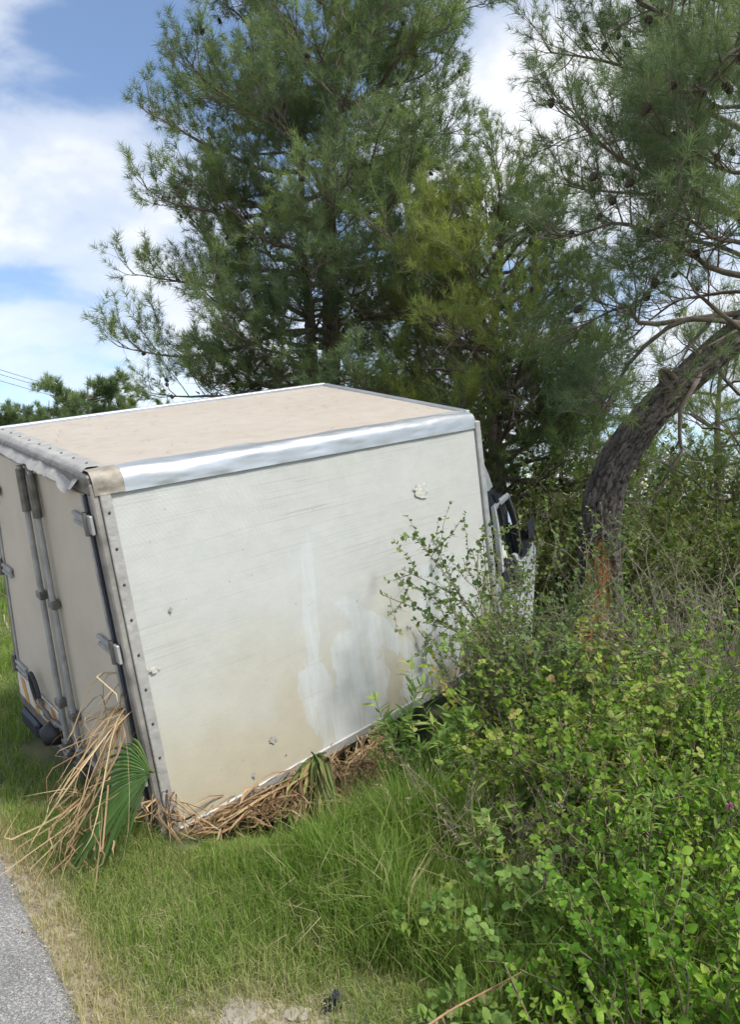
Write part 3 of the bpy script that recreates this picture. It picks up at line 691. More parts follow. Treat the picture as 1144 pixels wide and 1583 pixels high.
def envelope_pine(seed, base, lean, H, z0, env, nprim, D, tuft_n, L, w, dens=1.0, r_tr=0.2, dead=True, sec=0.24):
    """trunk polyline + whorled primaries inside an envelope [(z,radius)]"""
    p = Pine(seed, tuft_n, L, w, dens); r = p.r
    tz = np.linspace(0, H, 22); tx = np.interp(tz, [l[0] for l in lean], [l[1] for l in lean]) + 0.05 * np.sin(tz * 1.3 + seed)
    ty = np.interp(tz, [l[0] for l in lean], [l[2] for l in lean]) + 0.05 * np.cos(tz * 1.1 + seed)
    trunk = np.stack([base[0] + tx, base[1] + ty, base[2] - 0.15 + tz], -1); rad = np.interp(tz, [0, 0.4, H * 0.5, H], [r_tr * 1.35, r_tr, r_tr * 0.62, 0.012])
    ez, er = np.array(env).T
    def at(z):
        return np.array([np.interp(z, tz, trunk[:, 0]), np.interp(z, tz, trunk[:, 1]), base[2] - 0.15 + z])
    for k in range(nprim):
        f = (k + r.random()) / nprim; z = z0 + (H - 0.3 - z0) * f ** 0.9; az = k * 2.399 + r.uniform(-0.4, 0.4)
        R_ = np.interp(z, ez, er) * r.uniform(0.72, 1.08); a = at(z - 0.25 * R_); o = np.array([math.cos(az), math.sin(az), 0])
        sl = np.interp(f, [0, 0.5, 1], [-0.02, 0.22, 0.7])
        tip = a + o * R_ + np.array([0, 0, R_ * sl + r.uniform(-0.1, 0.3)])
        mid = a + o * R_ * 0.5 + np.array([0, 0, R_ * sl * 0.35 + r.uniform(-0.15, 0.12)]) + r.normal(size=3) * 0.08
        p.primary([a, mid, tip], 0.012 + 0.018 * R_ ** 0.8, bare=0.22, sec=sec, seclen=0.42 * R_ + 0.15)
    if dead:
        for k in range(14):
            z = r.uniform(z0 * 0.55, z0 + 1.6); a = at(z); az = r.uniform(0, 6.28); o = np.array([math.cos(az), math.sin(az), 0]); R_ = r.uniform(0.9, 2.0)
            p.primary([a, a + o * R_ * 0.5 + [0, 0, 0.16], a + o * R_ + [0, 0, -0.25]], 0.02, bare=0.25, sec=0.35, seclen=0.5, leaf=False, droop=0.3)
    return p, trunk, rad, at

# tall pine behind the truck
gb = lambda x, y: np.array([x, y, gz(x, y)])
b = gb(-0.66, 11.0)
p, trunk, rad, at = envelope_pine(21, b, [(0, 0, 0), (5, 0.02, 0.1), (12.6, 0.25, 0.3)], 12.4, 3.2,
    [(2.6, 2.3), (3.6, 2.4), (4.3, 2.3), (5.6, 2.1), (7.0, 2.35), (8.2, 2.1), (9.6, 1.75), (11, 1.3), (12.8, 0.4)], 72, 11, 19, 0.150, 0.0080, 1.0, 0.19)
for px, py, d, z in ((188, 522, 10.6, 4.6), (205, 425, 11.2, 5.6), (240, 285, 10.4, 6.2), (222, 175, 10.8, 7.0), (275, 110, 11.5, 7.6), (335, 20, 11, 8.8), (310, 590, 10.7, 3.9), (275, 350, 11.5, 5.4),
                    (745, 5, 11, 9.0), (685, 95, 10.8, 8.0), (695, 215, 11.2, 6.8), (690, 40, 10.2, 8.6), (330, 470, 9.8, 4.3), (420, 560, 9.6, 3.6), (590, 200, 8.9, 6.6), (640, 270, 9.0, 5.6), (520, 300, 8.7, 5.8), (380, 130, 9.4, 7.2), (500, 60, 9.3, 8.2), (560, 440, 9.2, 4.6), (470, 430, 8.9, 4.6)):
    a = at(z); t = P(px, py, d); m = (a + t) / 2 + [0, 0, -0.12 * np.linalg.norm(t - a) + 0.1]
    p.primary([a, m, t], 0.042, bare=0.3, sec=0.24, seclen=1.2)
p.build('pine_tree', 'tall dense pine with a straight trunk rising behind the truck roof', b, trunk, rad, M_NEED_A, 150, CONE)
# its thinner twin stem, close behind
b = gb(-0.86, 11.35)
p, trunk, rad, at = envelope_pine(22, b, [(0, 0, 0), (6, -0.12, 0.15), (9.5, -0.5, 0.5)], 9.5, 3.4, [(3, 1.6), (6, 1.9), (8, 1.3), (9.5, 0.3)], 16, 11, 14, 0.16, 0.005, 0.8, 0.13)
p.build('pine_tree', 'thinner pine stem standing against the left of the tall straight pine', b, trunk, rad, M_NEED_D, 0, CONE)
# yellow-green pine, right of the truck box
b = gb(1.72, 9.6)
p, trunk, rad, at = envelope_pine(31, b, [(0, 0, 0), (3, -0.08, 0), (7.2, 0.15, 0.2)], 6.0, 2.2, [(1.9, 1.6), (3.0, 1.8), (4.2, 1.55), (5.2, 0.9), (6.0, 0.25)], 46, 9.6, 19, 0.145, 0.0075, 1.0, 0.14)
for px, py, d, z in ((940, 640, 9.0, 2.2), (930, 560, 9.3, 2.7), (905, 460, 9.6, 3.4), (860, 330, 9.7, 4.6), (640, 420, 8.7, 3.5), (660, 330, 9.0, 4.4), (800, 600, 8.2, 2.5), (860, 640, 8.3, 2.3), (720, 400, 8.3, 3.9), (700, 300, 9.2, 4.8), (610, 350, 8.6, 4.0), (770, 260, 8.8, 5.2)):
    a = at(z); t = P(px, py, d); m = (a + t) / 2 + [0, 0, -0.05]
    p.primary([a, m, t], 0.035, bare=0.28, sec=0.24, seclen=0.95)
p.build('pine_tree', 'yellow-green pine with low feathery boughs right of the truck box', b, trunk, rad, M_NEED_B, 90, CONE, bias=0.05)
b = gb(1.45, 11.2)
p, trunk, rad, at = envelope_pine(33, b, [(0, 0, 0), (4, -0.1, 0), (7.0, -0.35, 0.2)], 5.8, 2.0, [(1.9, 1.7), (3.0, 1.8), (4.6, 1.2), (5.8, 0.25)], 22, 11, 14, 0.16, 0.0052, 0.9, 0.15)
p.build('pine_tree', 'shaded dark pine between the tall pine and the yellow-green pine', b, trunk, rad, M_NEED_D, 0, CONE)

# leaning pine with plated bark
LT = spline([P(918, 1040, 6.55), P(925, 930, 6.5), P(926, 870, 6.45), P(929, 800, 6.4), P(944, 735, 6.4), P(984, 668, 6.4), P(1040, 606, 6.4), P(1100, 552, 6.4), P(1165, 492, 6.4), P(1240, 410, 6.4), P(1290, 290, 6.5), P(1310, 130, 6.5), P(1300, -80, 6.6), P(1270, -300, 6.7)], 420)
LT[:, 2] = np.maximum(LT[:, 2], -0.1)
LR = np.interp(np.arange(420), [0, 30, 75, 130, 170, 215, 260, 330, 419], [0.25, 0.195, 0.164, 0.146, 0.133, 0.122, 0.110, 0.08, 0.02])
def bark_mat():
    m, t, bb = newmat('plated_pine_bark')
    a = nn(t, 'ShaderNodeAttribute', attribute_name='var'); s = nn(t, 'ShaderNodeAttribute', attribute_name='scar'); pl = nn(t, 'ShaderNodeAttribute', attribute_name='plate')
    g = nn(t, 'ShaderNodeTexCoord'); n = nn(t, 'ShaderNodeTexNoise'); n.inputs['Scale'].default_value = 34; n.inputs['Detail'].default_value = 7; t.links.new(g.outputs['Object'], n.inputs['Vector'])
    c = ramp(t, a.outputs['Fac'], [(0.0, (0.024, 0.018, 0.014)), (0.35, (0.060, 0.047, 0.038)), (1.0, (0.115, 0.098, 0.084))])
    mm = nn(t, 'ShaderNodeMix', data_type='RGBA', blend_type='MULTIPLY'); mm.inputs[0].default_value = 1
    f = math_node(t, 'MULTIPLY', ramp(t, n.outputs[0], [(0.3, 0.55), (0.7, 1.35)]), ramp(t, pl.outputs['Fac'], [(0, 0.65), (1, 1.25)]))
    t.links.new(c, mm.inputs[6]); t.links.new(f, mm.inputs[7])
    mps = nn(t, 'ShaderNodeMapping'); mps.inputs['Scale'].default_value = (22, 22, 5); t.links.new(g.outputs['Object'], mps.inputs[0])
    n3 = nn(t, 'ShaderNodeTexNoise'); n3.inputs['Scale'].default_value = 1; n3.inputs['Detail'].default_value = 5; t.links.new(mps.outputs[0], n3.inputs['Vector'])
    sc = ramp(t, n3.outputs[0], [(0.32, (0.055, 0.028, 0.018)), (0.43, (0.17, 0.058, 0.02)), (0.53, (0.40, 0.15, 0.04)), (0.70, (0.48, 0.27, 0.12))])
    m2 = nn(t, 'ShaderNodeMix', data_type='RGBA'); t.links.new(s.outputs['Fac'], m2.inputs[0]); t.links.new(mm.outputs[2], m2.inputs[6]); t.links.new(sc, m2.inputs[7])
    t.links.new(m2.outputs[2], bb.inputs['Base Color']); bb.inputs['Roughness'].default_value = 0.92
    bp = nn(t, 'ShaderNodeBump'); bp.inputs['Strength'].default_value = 0.7; bp.inputs['Distance'].default_value = 0.006; t.links.new(n.outputs[0], bp.inputs['Height']); t.links.new(bp.outputs[0], bb.inputs['Normal'])
    return m
M_PLATED = bark_mat()
def lean_trunk(o):
    SD = 120; pts = LT; n = len(pts); t = unit(np.gradient(pts, axis=0)); ref = np.array([0, 1.0, 0.0])
    a = unit(np.cross(t, ref)); bb = np.cross(t, a)
    th = np.arange(SD) * 2 * math.pi / SD
    s = np.concatenate([[0], np.cumsum(np.linalg.norm(np.diff(pts, axis=0), axis=1))])
    U = (th / (2 * math.pi))[None].repeat(n, 0); Vv = s[:, None].repeat(SD, 1)
    nu = 19; cvl = 0.15
    gu = U * nu + 0.9 * (fbm(U * 14 + 5, Vv * 11 + 5, 14) - 0.45) * 2; gv = Vv / cvl + 1.5 * (fbm(U * 24 + 3, Vv * 9 + 3, 4) - 0.45)
    iu = np.floor(gu).astype(int); iv = np.floor(gv).astype(int); f1 = np.full(gu.shape, 9.0); f2 = f1.copy(); pid = np.zeros(gu.shape)
    def hh(i, j, k):
        q = ((i % nu) * 73856093 ^ j * 19349663 ^ k * 83492791) & 0xffffff; q = (q * 1103515245 + 12345) & 0x7fffffff; return ((q >> 8) & 0xffff) / 65535.0
    for di in (-1, 0, 1):
        for dj in (-1, 0, 1):
            ci, cj = iu + di, iv + dj
            dx = ci + hh(ci, cj, 1) - gu; dy = cj + hh(ci, cj, 2) - gv; d = np.sqrt(dx * dx + dy * dy)
            new = d < f1; f2 = np.where(new, f1, np.minimum(f2, d)); pid = np.where(new, hh(ci, cj, 3), pid); f1 = np.where(new, d, f1)
    plate = sstep(0.01, 0.20, f2 - f1 + 0.22 * (fbm(U * 70 + 9, Vv * 22 + 9, 17) - 0.45))
    ang = np.cos(th[None] - math.pi * 0.0)
    disp = 0.016 * plate * (0.5 + 0.9 * pid) + 0.012 * (fbm(U * 8 + 20, Vv * 3 + 20, 3) - 0.45) + 0.004 * (fbm(U * 60 + 20, Vv * 26 + 20, 7) - 0.45)
    fis = sstep(0.0, 0.10, np.abs(fbm(U * 30 + 11, Vv * 4.5 + 11, 41, 3) - 0.44)); disp = disp + 0.014 * fis; plate = plate * (0.35 + 0.65 * fis)
    # torn wound, on the side toward the truck and the camera
    pos = pts[:, None] + (np.cos(th)[None, :, None] * a[:, None] + np.sin(th)[None, :, None] * bb[:, None]) * LR[:, None, None]
    nrm = unit(pos - pts[:, None]); tocam = unit(np.array([-0.18, -1.0, 0])); face = (nrm * tocam).sum(-1)
    rag = 0.10 * (fbm(U * 22 + 7, Vv * 5 + 7, 6) - 0.45)
    zc = pos[..., 2]; lat = ((pos - pts[:, None]) * np.array([1.0, -0.15, 0])).sum(-1) + 0.015; hw = np.interp(zc, [0.6, 0.95, 1.15, 1.30, 1.40], [0.12, 0.14, 0.14, 0.105, 0.03])
    scar = sstep(-0.01, 0.03, hw - np.abs(lat) + rag * 1.3 - 0.01) * sstep(0.2, 0.4, face) * sstep(1.42, 1.36, zc)
    disp = disp * (1 - scar) - scar * (0.022 + 0.03 * (fbm(U * 40 + 3, Vv * 9 + 3, 8) - 0.4))
    pos = pts[:, None] + nrm * (LR[:, None] * 0.96 + disp * np.interp(LR, [0.02, 0.17], [0.15, 1])[:, None])[..., None]
    i = np.arange(n - 1)[:, None] * SD; j = np.arange(SD)[None]; j2 = (j + 1) % SD
    Qd = np.stack([i + j, i + j2, i + SD + j2, i + SD + j], -1).reshape(-1, 4)
    k = mk('trunk', pos.reshape(-1, 3), Qd, M_PLATED, o, plate.ravel(), smooth=True, extra={'scar': scar.ravel(), 'plate': pid.ravel()})
    k['label'] = 'leaning trunk with plated bark and a raw orange wound near the base'
    # broken branch stub and small snags
    for pth, rr in (([P(1034, 600, 6.3), P(1026, 588, 6.25), P(1022, 572, 6.22)], [0.05, 0.04, 0.022]), ([P(1045, 592, 6.3), P(1040, 582, 6.24), P(1028, 571, 6.2), P(1021, 573, 6.2)], [0.035, 0.03, 0.024, 0.008])):
        V, T = tube(spline(pth, 10), np.interp(np.arange(10), np.linspace(0, 9, len(rr)), rr), 8); mk('branch_stub', V, T, M_BARK, o)
p = Pine(41, 23, 0.14, 0.0046, 1.22)
for path, r0, bare, sl in (
    ([(1175, 480, 6.4), (1075, 492, 6.3), (1020, 500, 6.25), (988, 480, 6.2), (960, 476, 6.1), (900, 505, 6.0)], 0.045, 0.45, 0.55),
    ([(1150, 500, 6.3), (1060, 505, 6.2), (1000, 530, 6.1), (965, 570, 6.0), (945, 610, 6.0), (925, 640, 6.0)], 0.035, 0.40, 0.45),
    ([(1230, 420, 6.4), (1130, 440, 6.1), (1040, 420, 5.9), (950, 360, 5.8), (880, 330, 5.8)], 0.05, 0.30, 0.75),
    ([(1270, 330, 6.4), (1150, 330, 6.2), (1030, 290, 6.1), (920, 240, 6.1), (885, 190, 6.2)], 0.055, 0.25, 0.85),
    ([(1290, 250, 6.5), (1150, 210, 6.7), (1020, 150, 6.8), (940, 100, 6.9), (870, 75, 7.0)], 0.055, 0.25, 0.85),
    ([(1300, 200, 6.5), (1180, 120, 6.0), (1060, 50, 5.8), (990, 0, 5.8), (940, -40, 5.8)], 0.055, 0.25, 0.85),
    ([(1305, 120, 6.5), (1200, 30, 6.3), (1100, -20, 6.2), (1020, -60, 6.2)], 0.05, 0.2, 0.85),
    ([(1310, 130, 6.5), (1220, 90, 5.6), (1130, 80, 5.2), (1060, 100, 5.0)], 0.045, 0.2, 0.8),
    ([(1290, 290, 6.5), (1200, 260, 5.7), (1110, 240, 5.4), (1040, 230, 5.2)], 0.045, 0.2, 0.8),
    ([(1270, 340, 6.5), (1190, 370, 5.8), (1110, 370, 5.5), (1050, 340, 5.4)], 0.045, 0.2, 0.7),
    ([(1240, 410, 6.4), (1150, 400, 7.0), (1040, 380, 7.4), (960, 420, 7.6)], 0.045, 0.25, 0.75),
    ([(1280, 300, 6.5), (1160, 290, 7.4), (1050, 230, 7.9), (970, 160, 8.2)], 0.05, 0.25, 0.9),
    ([(1300, 170, 6.5), (1190, 130, 7.5), (1090, 90, 8.0), (1000, 60, 8.3)], 0.05, 0.25, 0.9),
    ([(1160, 500, 6.3), (1090, 540, 6.2), (1055, 580, 6.0)], 0.02, 0.5, 0.3),
    ([(1250, 390, 6.4), (1120, 350, 6.9), (990, 310, 7.2), (880, 260, 7.3)], 0.045, 0.3, 0.8),
    ([(1310, 100, 6.5), (1180, 170, 6.3), (1080, 170, 6.2), (1000, 200, 6.2)], 0.04, 0.25, 0.8),
    ([(1200, 460, 6.4), (1120, 450, 6.6), (1040, 460, 6.8), (985, 520, 6.9)], 0.03, 0.3, 0.5)):
    p.primary([P(*q) for q in path], r0 * 0.62, bare=bare, sec=0.2, seclen=sl * 1.1, droop=0.1)
for path in ([(1085, 575, 6.3), (1060, 640, 6.2), (1045, 690, 6.2), (1022, 745, 6.2)], [(1110, 480, 6.3), (1080, 520, 6.2), (1050, 560, 6.1)], [(1160, 520, 6.0), (1100, 470, 5.9), (1060, 430, 5.9)]):
    p.primary([P(*q) for q in path], 0.022, bare=0.5, sec=0.3, seclen=0.35, leaf=False)
b = LT[0].copy(); b[2] = gz(b[0], b[1])
p.build('leaning_pine_tree', 'leaning pine with a curved scarred trunk at the right edge', b, None, None, M_NEED_C, 90, CONE, lean_trunk)

# background pines, right and far left
for k, (px, d, H, seed, lab, mat, n) in enumerate((
    (1105, 13.0, 5.2, 51, 'bushy pine seen under the leaning trunk at the right edge', M_NEED_B, 30),
    (985, 17.5, 4.4, 52, 'low distant pine seen left of the curve of the leaning trunk', M_NEED_C, 22),
    (1190, 10.5, 5.0, 53, 'dark pine half cut off by the right edge behind the leaning tree', M_NEED_D, 26),
    (860, 19.0, 4.6, 54, 'distant pine in the gap between yellow-green pine and leaning trunk', M_NEED_A, 22))):
    x = (px - CX) / F * d; b = gb(x, d)
    p, trunk, rad, at = envelope_pine(seed, b, [(0, 0, 0), (H, 0.2, 0.1)], H, 0.9, [(0.6, 1.2), (H * 0.4, 1.7), (H * 0.75, 1.2), (H, 0.2)], n, d, 11, 0.17, 0.007, 0.75, 0.10, False, 0.3)
    p.build('background_pine_tree', lab, b, trunk, rad, mat, 0, CONE, group='pines in the background')
for k, (px, d, H, R_, seed, lab) in enumerate(((135, 44, 10.9, 3.5, 61, 'largest rounded pine on the skyline left of the truck roof'), (28, 50, 9.9, 2.2, 62, 'small pine on the skyline at the left edge of the picture'), (258, 60, 12.6, 2.9, 63, 'low pine top peeping over the middle of the truck roof edge'), (75, 56, 11.4, 2.8, 64, 'pine behind and left of the largest skyline pine'))):
    x = (px - CX) / F * d; b = gb(x, d)
    p = Pine(seed, 12, 0.42, 0.034, 0.7); r = p.r
    trunk = np.stack([b[0] + np.zeros(8), b[1] + np.zeros(8), b[2] + np.linspace(-0.1, H * 0.9, 8)], -1); rad = np.linspace(0.22, 0.03, 8)
    for j in range(34):
        z = H * r.uniform(0.42, 0.88); az = j * 2.4; o_ = np.array([math.cos(az), math.sin(az), 0]); a = b + [0, 0, z * 0.9]
        rr = R_ * math.sqrt(max(0.05, 1 - ((z / H - 0.62) / 0.42) ** 2)) * r.uniform(0.6, 1.0)
        p.primary([a, a + o_ * rr * 0.5 + [0, 0, 0.15], a + o_ * rr + [0, 0, 0.25 * rr + (H - z) * 0.12]], 0.05, bare=0.2, sec=0.62, seclen=1.1)
    p.build('skyline_pine_tree', lab, b, trunk, rad, M_NEED_A, 0, CONE, group='pines on the skyline')

# ------------------------------------------------------------------ shrubs
def leaf_ovate(w=0.36, fold=0.10, curl=-0.10):
    V = np.array([[0, 0, 0], [-w * 0.62, 0.16, fold * 0.6], [-w, 0.42, fold], [-w * 0.72, 0.74, fold * 0.5 + curl * 0.4], [0, 1, curl], [w * 0.72, 0.74, fold * 0.5 + curl * 0.4], [w, 0.42, fold], [w * 0.62, 0.16, fold * 0.6], [0, 0.42, 0]])
    T = np.array([[8, i, (i % 8) + 1] if i < 8 and i > 0 else [8, 0, 1] for i in range(0, 8)]); T[7] = [8, 7, 0]
    return V, np.concatenate([T[:7], [[8, 7, 0]]])
LEAF_OV = leaf_ovate(0.36); LEAF_RND = leaf_ovate(0.47, 0.09, -0.06)
def leaf_lance():
    V = np.array([[0, 0, 0], [-0.10, 0.3, 0.03], [-0.09, 0.6, 0.0], [0, 1, -0.12], [0.09, 0.6, 0.0], [0.10, 0.3, 0.03], [0, 0.45, -0.01]])
    return V, np.array([[6, 0, 1], [6, 1, 2], [6, 2, 3], [6, 3, 4], [6, 4, 5], [6, 5, 0]])
LEAF_LA = leaf_lance()
M_BRAM = varmat('bramble_leaf', [(0.0, (0.065, 0.130, 0.020)), (0.35, (0.145, 0.235, 0.036)), (0.75, (0.27, 0.355, 0.062)), (0.9, (0.35, 0.36, 0.11)), (1.0, (0.33, 0.26, 0.11))], 0.45, 0.42)
M_BRIGHT = varmat('bright_shrub_leaf', [(0.0, (0.062, 0.145, 0.018)), (0.45, (0.130, 0.255, 0.030)), (0.8, (0.22, 0.355, 0.048)), (1.0, (0.31, 0.38, 0.075))], 0.4, 0.42)
M_SPINY = varmat('small_green_leaf', [(0.0, (0.08, 0.13, 0.042)), (0.5, (0.14, 0.21, 0.065)), (1.0, (0.25, 0.31, 0.10))], 0.5, 0.4)
M_WEED = varmat('pale_weed_leaf', [(0.0, (0.10, 0.18, 0.045)), (0.6, (0.19, 0.29, 0.075)), (1.0, (0.30, 0.37, 0.10))], 0.5, 0.4)
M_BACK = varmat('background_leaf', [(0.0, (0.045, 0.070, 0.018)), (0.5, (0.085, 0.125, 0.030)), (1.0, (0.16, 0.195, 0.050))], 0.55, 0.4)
M_STEM = flat('green_brown_stem', (0.14, 0.115, 0.065), 0.85, 0, 0.35, 10)
M_GSTEM = flat('grey_thorn_stem', (0.18, 0.155, 0.115), 0.9, 0, 0.3, 10)
M_DRYLEAF = varmat('dry_leaf', [(0.0, (0.13, 0.09, 0.055)), (0.5, (0.24, 0.185, 0.115)), (1.0, (0.38, 0.32, 0.21))], 0.7, 0.2, 1.0)
def shrub(name, label, cat, base, nst, h, spread, leafT, size, node, mat, seed, stem_mat=None, droop=0.5, twigs=4, twl=0.28, comp=1, group=None, indiv=0, r0=0.006, area=0.25, lean=(0, 0), bare=0.2, thorn=0, upright=0.35, stems=None):
    r = np.random.default_rng(seed); base = np.asarray(base, float); stem_mat = stem_mat or M_STEM
    o = thing(name, label, cat, base, group); W_ = []; LP = []; LD = []
    paths = []
    if stems:
        for s in stems: paths.append(spline(np.array(s), 12))
    for k in range(nst):
        az = r.uniform(0, 6.283); rad = area * math.sqrt(r.random()); x = base[0] + rad * math.cos(az); y = base[1] + rad * math.sin(az)
        az2 = az + r.uniform(-0.9, 0.9); st = np.array([x, y, gz(x, y) - 0.02])
        d = unit(np.array([math.cos(az2) * spread * r.uniform(0.2, 1) + lean[0], math.sin(az2) * spread * r.uniform(0.2, 1) + lean[1], 1.0]))
        L_ = h * r.uniform(0.65, 1.2) * 1.12; n = 10; pts = [st]; 
        for i in range(n):
            d = unit(d + r.normal(size=3) * 0.10 + np.array([math.cos(az2) * 0.3, math.sin(az2) * 0.3, -1.0]) * droop * 0.28 * (i / n)); q = pts[-1] + d * L_ / n
            q[2] = max(q[2], gz(q[0], q[1]) + 0.03); pts.append(q)
        paths.append(np.array(pts))
    for pts in paths:
        L_ = np.linalg.norm(np.diff(pts, axis=0), axis=1).sum()
        W_.append(tube(pts, np.linspace(r0, r0 * 0.35, len(pts)), 4, False)); segs = [(pts, bare)]
        for j in range(int(twigs * r.uniform(0.7, 1.3)) if twigs else 0):
            f = r.uniform(max(0.15, bare), 0.97); a, d = at_path(pts, f)
            e = unit(d * 0.6 + r.normal(size=3) * 0.75 + np.array([0, 0, upright])); t = walk(a, e, L_ * twl * r.uniform(0.5, 1.2), 4, 0.05, 0.16, r)
            W_.append(tube(t, np.linspace(r0 * 0.5, r0 * 0.2, 5), 3, False)); segs.append((t, 0.1))
            for _ in range(thorn):
                a2, d2 = at_path(t, r.random() * 0.98); e2 = unit(r.normal(size=3) + d2 * 0.3); W_.append(tube(np.array([a2, a2 + e2 * r.uniform(0.03, 0.09)]), [r0 * 0.28, r0 * 0.08], 3, False))
        for t, f0 in segs:
            l = np.linalg.norm(np.diff(t, axis=0), axis=1).sum(); k = int(l * (1 - f0) / node)
            for j in range(k):
                a, d = at_path(t, min(0.999, f0 + (1 - f0) * (j + r.random()) / max(k, 1))); LP.append(a); LD.append(d)
            LP.append(t[-1]); LD.append(unit(t[-1] - t[-2]))
    V, T, _ = join(W_); mk('stems', V, T, stem_mat, o, smooth=True)
    if size <= 0: return o
    LP = np.array(LP); LD = np.array(LD); n = len(LP)
    side = unit(np.cross(LD, r.normal(size=(n, 3)))); dirs = unit(LD * 0.45 + side + np.array([0, 0, 0.15])); nr = unit(r.normal(size=(n, 3)) * 0.55 + np.array([0.1, -0.25, 1.0]))
    clump = fbm(LP[:, 0] * 3 + 50, LP[:, 1] * 3 + LP[:, 2] * 3 + 50, seed, 3) - 0.45
    var = np.clip(0.45 + clump * 1.9 + r.normal(size=n) * 0.22, 0, 1)
    if comp == 3:                                  # trifoliate leaf on a short stalk
        st = LP + dirs * size * 0.6; sd = unit(np.cross(dirs, nr)); ps, ds, ns, vs, ss = [], [], [], [], []
        for k, (a, sc) in enumerate(((0, 1.0), (1.25, 0.85), (-1.25, 0.85))):
            ds.append(dirs * math.cos(a) + sd * math.sin(a)); ps.append(st); ns.append(unit(nr + r.normal(size=(n, 3)) * 0.18)); vs.append(var); ss.append(size * sc * r.uniform(0.45, 1.35, n))
        pos, dr, nr2, var, sz = map(np.concatenate, (ps, ds, ns, vs, ss))
    else: pos, dr, nr2, sz = LP, dirs, nr, size * r.uniform(0.4, 1.35, n)
    R = frames(dr, nr2)
    if indiv:
        sc_ = sz / np.maximum(pos[:, 1], 0.5); px = CX + F * pos[:, 0] / pos[:, 1]; py = CY - F * (pos[:, 2] - CZ) / pos[:, 1]; inside = (px > 0) & (px < 1144) & (py < 1583)
        order = np.argsort(-(sc_ * inside * (0.6 + 0.4 * (pos[:, 2] > np.median(pos[:, 2])))))[:indiv]
        ms = []
        for q in range(3):
            me = bpy.data.meshes.new('leaf'); me.from_pydata(leafT[0].tolist(), [], leafT[1].tolist()); a = me.attributes.new('var', 'FLOAT', 'POINT'); a.data.foreach_set('value', np.full(len(leafT[0]), 0.2 + 0.32 * q, np.float32)); me.materials.append(mat); ms.append(me)
        from mathutils import Matrix
        for i in order:
            q = int(np.clip(var[i] * 3, 0, 2)); l = bpy.data.objects.new('leaf', ms[q]); link(l, o); s = sz[i]
            m = np.eye(4); m[:3, :3] = R[i] * s; m[:3, 3] = pos[i] - wloc(o); l.matrix_local = Matrix(m.tolist())
        keep = np.ones(len(pos), bool); keep[order] = False; pos, R, sz, var = pos[keep], R[keep], sz[keep], var[keep]
    if len(pos):
        V, T, vr = scatter(leafT[0], leafT[1], pos, R, sz, var); mk('foliage', V, T, mat, o, vr)['kind'] = 'stuff'
    return o
def gp(px, py, d): q = P(px, py, d); return np.array([q[0], q[1], gz(q[0], q[1])])
def gx(px, d): x = (px - CX) / F * d; return np.array([x, d, gz(x, d)])
# --- near, bright shrubs in the lower right corner
shrub('leafy_shrub', 'bright green broad-leaved shrub in the bottom right corner', 'shrub', gx(1085, 2.15), 38, 0.52, 0.55, LEAF_OV, 0.029, 0.010, M_BRIGHT, 101, droop=0.2, twigs=3, twl=0.3, indiv=290, area=0.22)
shrub('leafy_shrub', 'bright green shrub at the bottom edge beside the tall grass', 'shrub', gx(965, 2.12), 26, 0.34, 0.5, LEAF_OV, 0.026, 0.010, M_BRIGHT, 102, droop=0.2, twigs=3, indiv=260, area=0.20)
shrub('leafy_shrub', 'upright bright shoots in front of the bramble at centre right', 'shrub', gx(985, 2.65), 20, 0.62, 0.28, LEAF_OV, 0.026, 0.011, M_BRIGHT, 103, droop=0.1, twigs=4, twl=0.2, indiv=260, area=0.18)
shrub('leafy_shrub', 'bright leafy shrub cut off by the right edge near the bottom', 'shrub', gx(1180, 2.55), 24, 0.62, 0.45, LEAF_OV, 0.028, 0.013, M_BRIGHT, 104, droop=0.25, twigs=3, area=0.2)
# --- bramble mass, middle right
for k, (px, d, h, nst, lab, sd) in enumerate((
    (905, 3.25, 0.62, 20, 'bramble with rounded three-part leaves just above the bright bottom shrub', 111),
    (1030, 3.35, 0.80, 24, 'big light green bramble in the middle of the right side thicket', 112),
    (1140, 3.1, 0.70, 18, 'bramble at the right edge beside the pink flower', 113),
    (872, 3.9, 0.85, 20, 'tall bramble close to the lower front corner of the truck box', 114),
    (960, 4.1, 0.86, 24, 'high bramble mound below the wounded pine trunk', 115),
    (1090, 4.3, 0.90, 22, 'bramble mound behind the big light green bramble', 116))):
    shrub('bramble', lab, 'bramble', gx(px, d), nst, h, 0.75, LEAF_RND, 0.031, 0.036, M_BRAM, sd, droop=0.75, twigs=5, twl=0.3, comp=3, group='brambles in the thicket', area=0.36 if px > 870 else 0.26, indiv=0 if d > 3.5 else 240)
